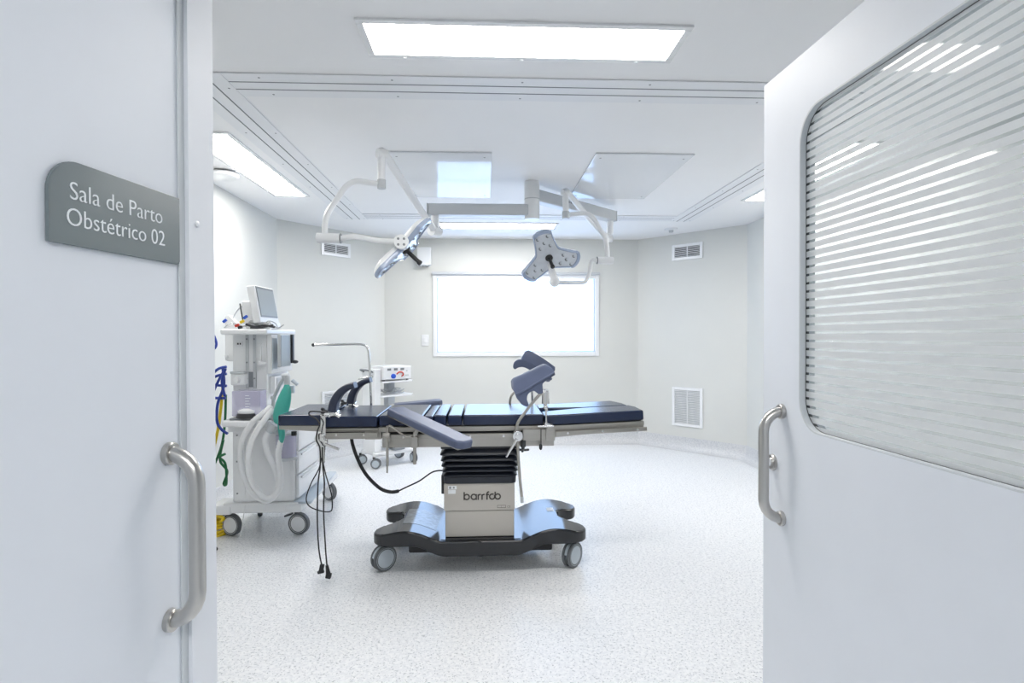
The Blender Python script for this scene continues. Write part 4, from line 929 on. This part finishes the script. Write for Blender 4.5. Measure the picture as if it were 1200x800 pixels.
# gas hoses between wall and machine
def hose(name, pts_list, r, mt, label, cat='hose', group=None):
    mb = MB()
    for p in pts_list: mb.tube(p, r, seg=10, n=7)
    o = mb.build(name, mt); return tag(o, label, cat, group)
def Hp(px, py, Y): 
    return (Y * (px - 569) / 667, Y, 1.38 - Y * (py - 393) / 667)
hose('gas_hose', [[(-2.168, 4.25, 1.515), Hp(238, 372, 4.25), Hp(248, 378, 4.25), Hp(257, 390, 4.25), Hp(261, 402, 4.25), Hp(256, 409, 4.25), Hp(240, 414, 4.25), (-2.168, 4.25, 1.23)]], 0.009, 'blue', 'blue hose arching off the wall beside the top of the anaesthesia machine')
hose('gas_hose', [[Hp(272, 428, 4.25), Hp(262, 431, 4.25), Hp(252, 442, 4.24), Hp(248, 455, 4.24), Hp(256, 463, 4.23), Hp(271, 464, 4.23)],
                  [Hp(271, 430, 4.26), Hp(264, 442, 4.26), Hp(256, 458, 4.26), Hp(250, 462, 4.27), Hp(248, 452, 4.27), Hp(258, 440, 4.28), Hp(272, 436, 4.28)],
                  [(-2.168, 4.3, 1.06), Hp(240, 444, 4.3), Hp(252, 448, 4.3), Hp(272, 450, 4.3)],
                  [Hp(268, 430, 4.22), Hp(269, 450, 4.22), Hp(262, 470, 4.22), Hp(261, 490, 4.22), Hp(266, 500, 4.22), Hp(273, 505, 4.22)],
                  [Hp(271, 430, 4.20), Hp(267, 445, 4.20), Hp(270, 462, 4.20)]], 0.010, 'blue', 'coiled blue hose hanging behind the anaesthesia machine')
hose('gas_hose', [[Hp(268, 448, 4.32), Hp(266, 470, 4.32), Hp(262, 500, 4.32), Hp(255, 530, 4.32), Hp(249, 560, 4.32), Hp(246, 600, 4.32), (-2.16, 4.32, 0.03)]], 0.011, 'yellow', 'yellow hose hanging straight down behind the anaesthesia machine')
hose('gas_hose', [[Hp(271, 460, 4.29), Hp(270, 490, 4.29), Hp(266, 518, 4.29), Hp(255, 545, 4.29), Hp(240, 562, 4.29), (-2.168, 4.29, 0.24)],
                  [Hp(268, 512, 4.27), Hp(264, 535, 4.27), Hp(272, 548, 4.27), Hp(268, 562, 4.27), Hp(271, 562, 4.26), Hp(270, 540, 4.26), Hp(264, 532, 4.26), Hp(270, 528, 4.26)]], 0.009, 'green', 'looped green hose hanging beside the machine cabinet')
t = thing('extension_cord', 'coiled yellow cord lying on the floor beside the machine caster', 'cord', (-1.90, 4.02, 0))
mb = MB()
for k in range(5):
    z = 0.012 + 0.020 * k; cx = -1.915 + 0.006 * (k % 2); ra = 0.105 - 0.006 * k
    mb.tube([(cx + ra * math.cos(q), 4.06 + ra * 0.8 * math.sin(q), z + 0.006 * math.sin(2 * q + k)) for q in [2 * math.pi * j / 14 for j in range(14)]], 0.011, seg=9, n=3, closed=True)
mb.tube([(-1.83, 4.00, 0.10), (-1.80, 3.98, 0.13), (-1.83, 3.975, 0.15), (-1.90, 3.99, 0.155)], 0.011, seg=9)
mb.build('cord_coil', 'yellow', t)
mb = MB(); mb.tube([(-1.90, 3.90, 0.012), (-1.82, 3.82, 0.010), (-1.745, 3.76, 0.008), (-1.735, 3.72, 0.008), (-1.79, 3.73, 0.008), (-1.87, 3.80, 0.008)], 0.0055, seg=8); mb.build('black_lead', 'black_rubber', t)

# ------------------------------------------------------------------ electrosurgical cart
CT = thing('equipment_cart', 'white equipment cart with shelves and casters behind the head of the table', 'cart', (-1.06, 6.215, 0), R(40))
def L(): return MB()
mb = L(); mb.bx(-0.225, -0.15, -0.12, 0.15, 0.15, 1.03, 0.010); mb.build('side_column', 'white_metal', CT, local=True)
for z in (0.885, 0.735, 0.30):
    mb = L(); mb.prism([(-0.16, -0.17, z), (0.20, -0.17, z), (0.235, -0.13, z), (0.235, 0.16, z), (-0.16, 0.16, z)], (0, 0, 0.018), 0.004); mb.build('shelf', 'white_metal', CT, local=True)
mb = L(); mb.bx(0.02, 0.10, 0.02, 0.12, 0.16, 0.885, 0.004); mb.build('rear_post', 'grey_light', CT, local=True)
mb = L()
mb.bx(-0.25, 0.25, -0.15, -0.09, 0.115, 0.165, 0.02); mb.bx(-0.25, 0.25, 0.09, 0.15, 0.115, 0.165, 0.02); mb.bx(-0.22, -0.13, -0.15, 0.15, 0.12, 0.165, 0.015); mb.build('base_frame', 'white_metal', CT, local=True)
mb = L(); mb.bx(-0.03, 0.10, -0.19, -0.06, 0.165, 0.195, 0.012); lab(mb.build('foot_pedal', 'grey_mid', CT, local=True), 'dark foot pedal on the cart base')
mb = L(); mb.tube([(-0.225, -0.08, 1.0), (-0.27, -0.08, 1.02), (-0.27, 0.10, 1.02), (-0.225, 0.10, 1.0)], 0.010, seg=10); mb.build('push_handle', 'grey_mid', CT, local=True)
for x, y, yw in ((-0.225, -0.14, 50), (0.235, -0.14, -10), (-0.225, 0.155, 70), (0.235, 0.155, 30)):
    caster(CT, x, y, 0.052, yw, 0.05, True, 'dark', 0.12, 'wheel_disc', local=True)
mb = L()
for k in range(5):
    pts = [(-0.10 + 0.05 * j + random.uniform(-.02, .02), -0.10 + 0.03 * k + random.uniform(-.02, .02), 0.762 + random.uniform(0, 0.05)) for j in range(6)]
    mb.tube(pts, 0.006, seg=7)
cc = thing('cable_bundle', 'loose grey cables lying on the lower visible shelf of the cart', 'cables', (-1.06, 6.215, 0.735), R(40))
X_ = MB(Matrix.Translation((0, 0, -0.735))); X_.bm = mb.bm; X_.build('cable_tangle', 'cable_grey', cc, local=True)
EU = thing('electrosurgical_unit', 'white electrosurgical unit with three dark displays on the cart top shelf', 'medical device', (-1.06, 6.215, 0.903), R(40))
mb = L(); mb.bx(-0.145, 0.20, -0.155, 0.14, 0.012, 0.155, 0.010); mb.build('case', 'white_metal', EU, local=True)
mb = L(); mb.bx(-0.138, 0.193, -0.163, -0.154, 0.018, 0.148, 0.003); fp = mb.build('front_panel', 'white_plastic', EU, local=True)
for x in (-0.10, -0.02, 0.06): MB().bx(x, x + 0.045, -0.1655, -0.1625, 0.110, 0.134, 0.001).build('display', 'screen_edge', fp, local=True)
mb = L(); mb.lathe([(0.026, 0), (0.024, 0.02), (0, 0.022)], (-0.03, -0.162, 0.05), (0, -1, 0), 16); mb.build('blue_connector', 'cable_blue', fp, local=True)
mb = L(); mb.tube([(0.01, -0.168, 0.07), (0.04, -0.17, 0.09), (0.08, -0.17, 0.085), (0.09, -0.17, 0.06), (0.07, -0.168, 0.045)], 0.007, seg=8); mb.build('red_lead', 'red', fp, local=True)
mb = L(); mb.bx(0.13, 0.145, -0.166, -0.162, 0.095, 0.108); mb.bx(0.12, 0.16, -0.166, -0.162, 0.05, 0.06); mb.build('buttons', 'grey_light', fp, local=True)
mb = L(); 
for x in (-0.12, 0.17):
    for y in (-0.12, 0.11): mb.cyl((x, y, 0), (x, y, 0.014), 0.014, seg=12)
mb.build('rubber_feet', 'dark', EU, local=True)

# ------------------------------------------------------------------ ceiling surgical light with two heads
SL = thing('surgical_light', 'white ceiling-mounted double surgical light with two jointed arms and lamp heads', 'surgical light', (0.372, 4.52, CE))
mb = MB(); mb.cyl((0.372, 4.52, CE - 0.0005), (0.372, 4.52, 2.462), 0.060, seg=32, bev=0.003); mb.build('upper_hub', 'lamp_white', SL)
mb = MB(); mb.cyl((0.372, 4.52, 2.458), (0.372, 4.52, 2.30), 0.060, seg=32, bev=0.004); mb.cyl((0.35, 4.462, 2.345), (0.35, 4.457, 2.345), 0.008, seg=10); mb.build('lower_hub', 'lamp_white', SL)
mb = MB(); mb.cyl((0.372, 4.52, 2.4635), (0.372, 4.52, 2.4565), 0.0615, seg=32); mb.build('hub_ring', 'grey_light', SL)
def beam(p0, p1, h, wd, name):
    T = aim(p0, p1); Ln = (Vector(p1) - Vector(p0)).length
    o = MB(T).bx(0, Ln, -wd / 2, wd / 2, -h / 2, h / 2, 0.012, 3).build(name, 'beam', SL)
    MB(T).bx(Ln - 0.001, Ln + 0.012, -wd / 2 - 0.001, wd / 2 + 0.001, -h / 2 - 0.001, h / 2 + 0.001, 0.006).build('end_cap', 'grey_light', o)
    return o
b1 = beam((0.372, 4.52, 2.37), (-0.445, 4.52, 2.37), 0.090, 0.10, 'beam')
b2 = beam((0.372, 4.52, 2.492), (1.19, 5.30, 2.492), 0.095, 0.10, 'beam')
Tb = aim((0.372, 4.52, 2.492), (1.19, 5.30, 2.492))
mb = MB(Tb)
for k in range(5): mb.bx(0.40 + 0.03 * k, 0.42 + 0.03 * k, -0.0512, -0.050, 0.0, 0.016)
mb.build('maker_print', 'grey_mid', b2)
def knuckle(top, bottom, r, name='swivel_post'):
    return MB().cyl(top, bottom, r, seg=22, bev=0.004).build(name, 'lamp_white', SL)
def lamp_head(center, normal, lobedir, parent, name='lamp_head'):
    n_ = Vector(normal).normalized(); u = Vector(lobedir); u = (u - n_ * u.dot(n_)).normalized(); v = n_.cross(u)
    T = Matrix.Translation(center) @ Matrix((u, v, n_)).transposed().to_4x4()
    ctl = []
    for k in range(3):
        a0 = 120 * k
        for da, rr in ((-21, 0.205), (-17, 0.240), (-6, 0.254), (6, 0.254), (17, 0.240), (21, 0.205), (40, 0.133), (60, 0.112), (80, 0.133)):
            ctl.append((rr * math.cos(R(a0 + da)), rr * math.sin(R(a0 + da)), 0))
    ol = catmull(ctl, 3, True)
    def rg(s, z): return [(p.x * s, p.y * s, z) for p in ol]
    a = MB(T); a.loft([rg(0.55, -0.036), rg(0.86, -0.030), rg(0.97, -0.016), rg(1.0, -0.003), rg(0.97, 0.002)])
    o = a.build(name, 'lamp_white', SL, ang=50)
    a = MB(T); a.loft([rg(1.0, -0.003), rg(1.03, 0.008), rg(1.02, 0.022), rg(0.95, 0.027), rg(0.91, 0.022), rg(0.91, 0.010), rg(0.96, 0.0)], cap=False); a.build('rim', 'lamp_rim', o, ang=50)
    a = MB(T); a.loft([rg(0.93, 0.001), rg(0.92, 0.016), rg(0.89, 0.019)]); lens = a.build('lens', 'lamp_lens', o)
    for k in range(3):
        for rr, da in ((0.118, -20), (0.118, 20), (0.150, 0), (0.205, -11), (0.205, 11)):
            q = R(120 * k + da); c = (rr * math.cos(q), rr * math.sin(q), 0.0195)
            e = MB(T); e.mi = 0; e.lathe([(0.0165, 0), (0.0165, 0.002), (0.013, 0.0035), (0, 0.002)], c, (0, 0, 1), 18)
            e.mi = 1; e.tube([(c[0] + 0.012 * math.cos(w_), c[1] + 0.012 * math.sin(w_), 0.0232) for w_ in [R(x_) for x_ in (30, 60, 90, 120, 150, 180)]], 0.0048, seg=6)
            e.build('led_lens', ['lamp_lens', 'grey_mid'], o)
    a = MB(T); a.lathe([(0.030, 0.018), (0.030, 0.028), (0.024, 0.034), (0.013, 0.040), (0.013, 0.120), (0.016, 0.128), (0.016, 0.142), (0.010, 0.146), (0, 0.146)], (0, 0, 0), (0, 0, 1), 24)
    lab(a.build('handle', 'black_rubber', o), 'black grip handle')
    return o, T
# left (near) head chain
knuckle((-0.395, 4.52, 2.33), (-0.395, 4.52, 2.215), 0.030)
mb = MB(); mb.cyl((-0.42, 4.47, 2.205), (-0.37, 4.55, 2.205), 0.045, seg=20, bev=0.006); mb.box((-0.40, 4.50, 2.215), (0.07, 0.07, 0.05), bev=0.012); mb.build('spring_joint', 'lamp_white', SL)
mb = MB(); mb.tube([(-0.405, 4.47, 2.215), (-0.455, 4.24, 2.275), (-0.545, 3.83, 2.40), (-0.605, 3.55, 2.482), (-0.623, 3.47, 2.49)], lambda t: 0.026 if t < 0.9 else 0.024, seg=16, n=4); mb.build('spring_arm', 'lamp_white', SL)
mb = MB(); mb.cyl((-0.645, 3.45, 2.475), (-0.595, 3.49, 2.475), 0.030, seg=18, bev=0.006); mb.cyl((-0.623, 3.47, 2.485), (-0.623, 3.47, 2.315), 0.026, 0.022, seg=20, bev=0.004); mb.build('swivel_post', 'lamp_white', SL)
mb = MB(); mb.cyl((-0.623, 3.47, 2.320), (-0.623, 3.47, 2.265), 0.026, seg=20, bev=0.003); mb.build('swivel_collar', 'grey_light', SL)
mb = MB(); mb.tube([(-0.625, 3.47, 2.292), (-0.70, 3.47, 2.300), (-0.775, 3.47, 2.308), (-0.835, 3.47, 2.275), (-0.885, 3.47, 2.205), (-0.935, 3.47, 2.130), (-0.957, 3.47, 2.07), (-0.962, 3.47, 1.985)], 0.0175, seg=16, n=5); mb.build('yoke_tube', 'lamp_white', SL)
mb = MB(); mb.cyl((-1.010, 3.47, 1.968), (-0.868, 3.47, 1.965), 0.030, seg=22, bev=0.004); mb.build('swivel_barrel', 'lamp_white', SL)
mb = MB(); mb.cyl((-0.870, 3.47, 1.965), (-0.864, 3.47, 1.965), 0.0305, seg=22); mb.build('barrel_ring', 'grey_mid', SL)
mb = MB(); mb.tube([(-0.865, 3.47, 1.966), (-0.80, 3.47, 1.975), (-0.74, 3.47, 1.970), (-0.66, 3.47, 1.955), (-0.54, 3.45, 1.945)], 0.0165, seg=14); mb.build('fork_tube', 'lamp_white', SL)
mb = MB(); mb.cyl((-0.500, 3.475, 1.938), (-0.498, 3.405, 1.938), 0.044, seg=28, bev=0.004); mb.cyl((-0.50, 3.54, 1.940), (-0.50, 3.46, 1.94), 0.03, seg=20); hb_ = mb.build('pivot_hub', 'lamp_white', SL)
mb = MB()
for k in range(4):
    q = R(45 + 90 * k); mb.cyl((-0.498 + 0.024 * math.cos(q), 3.406, 1.938 + 0.024 * math.sin(q)), (-0.498 + 0.024 * math.cos(q), 3.402, 1.938 + 0.024 * math.sin(q)), 0.0075, seg=12)
mb.build('pivot_screws', 'grey_mid', hb_)
lamp_head((-0.505, 3.555, 1.925), (0.72, 0.06, -0.68), (0.0, 1.0, 0.1), SL)
# right (far) head chain
knuckle((1.165, 5.28, 2.46), (1.165, 5.28, 2.325), 0.030)
mb = MB(); mb.box((1.13, 5.22, 2.29), (0.06, 0.08, 0.06), bev=0.014); mb.cyl((1.09, 5.20, 2.27), (1.17, 5.20, 2.27), 0.034, seg=18, bev=0.005); mb.build('spring_joint', 'lamp_white', SL)
mb = MB(); mb.tube([(1.11, 5.18, 2.28), (0.99, 5.02, 2.335), (0.80, 4.72, 2.43), (0.66, 4.50, 2.505), (0.63, 4.455, 2.515)], 0.024, seg=16, n=4); mb.build('spring_arm', 'lamp_white', SL)
mb = MB(); mb.cyl((0.60, 4.44, 2.50), (0.655, 4.46, 2.50), 0.026, seg=18, bev=0.006); mb.cyl((0.628, 4.45, 2.51), (0.632, 4.45, 2.35), 0.026, 0.024, seg=20, bev=0.004); mb.build('swivel_post', 'lamp_white', SL)
mb = MB(); mb.cyl((0.632, 4.45, 2.352), (0.632, 4.45, 2.295), 0.029, seg=20, bev=0.003); mb.build('swivel_collar', 'grey_light', SL)
mb = MB(); mb.tube([(0.64, 4.45, 2.325), (0.72, 4.45, 2.332), (0.79, 4.45, 2.335), (0.845, 4.45, 2.305), (0.90, 4.45, 2.215), (0.945, 4.45, 2.135), (0.958, 4.45, 2.06), (0.960, 4.45, 1.985)], 0.019, seg=16, n=5); mb.build('yoke_tube', 'lamp_white', SL)
mb = MB(); mb.cyl((0.880, 4.45, 1.969), (1.010, 4.45, 1.970), 0.029, seg=22, bev=0.004); mb.build('swivel_barrel', 'lamp_white', SL)
mb = MB(); mb.cyl((0.876, 4.45, 1.969), (0.882, 4.45, 1.969), 0.0295, seg=22); mb.build('barrel_ring', 'grey_mid', SL)
mb = MB(); mb.tube([(0.878, 4.45, 1.969), (0.84, 4.45, 1.965), (0.828, 4.45, 1.93), (0.822, 4.45, 1.885), (0.800, 4.45, 1.825), (0.775, 4.45, 1.798), (0.72, 4.45, 1.794), (0.56, 4.45, 1.797)], 0.0165, seg=14); mb.build('fork_tube', 'lamp_white', SL)
mb = MB(); mb.sph((0.543, 4.45, 1.800), 0.042, (1, 1, 0.95), 24); mb.cyl((0.540, 4.45, 1.82), (0.518, 4.47, 1.90), 0.030, 0.024, seg=20, bev=0.003); mb.cyl((0.518, 4.47, 1.895), (0.500, 4.50, 1.98), 0.022, seg=16); mb.build('pivot_hub', 'lamp_white', SL)
lamp_head((0.494, 4.45, 2.000), (0.16, -0.72, -0.68), (-0.33, -0.6, 0.75), SL)
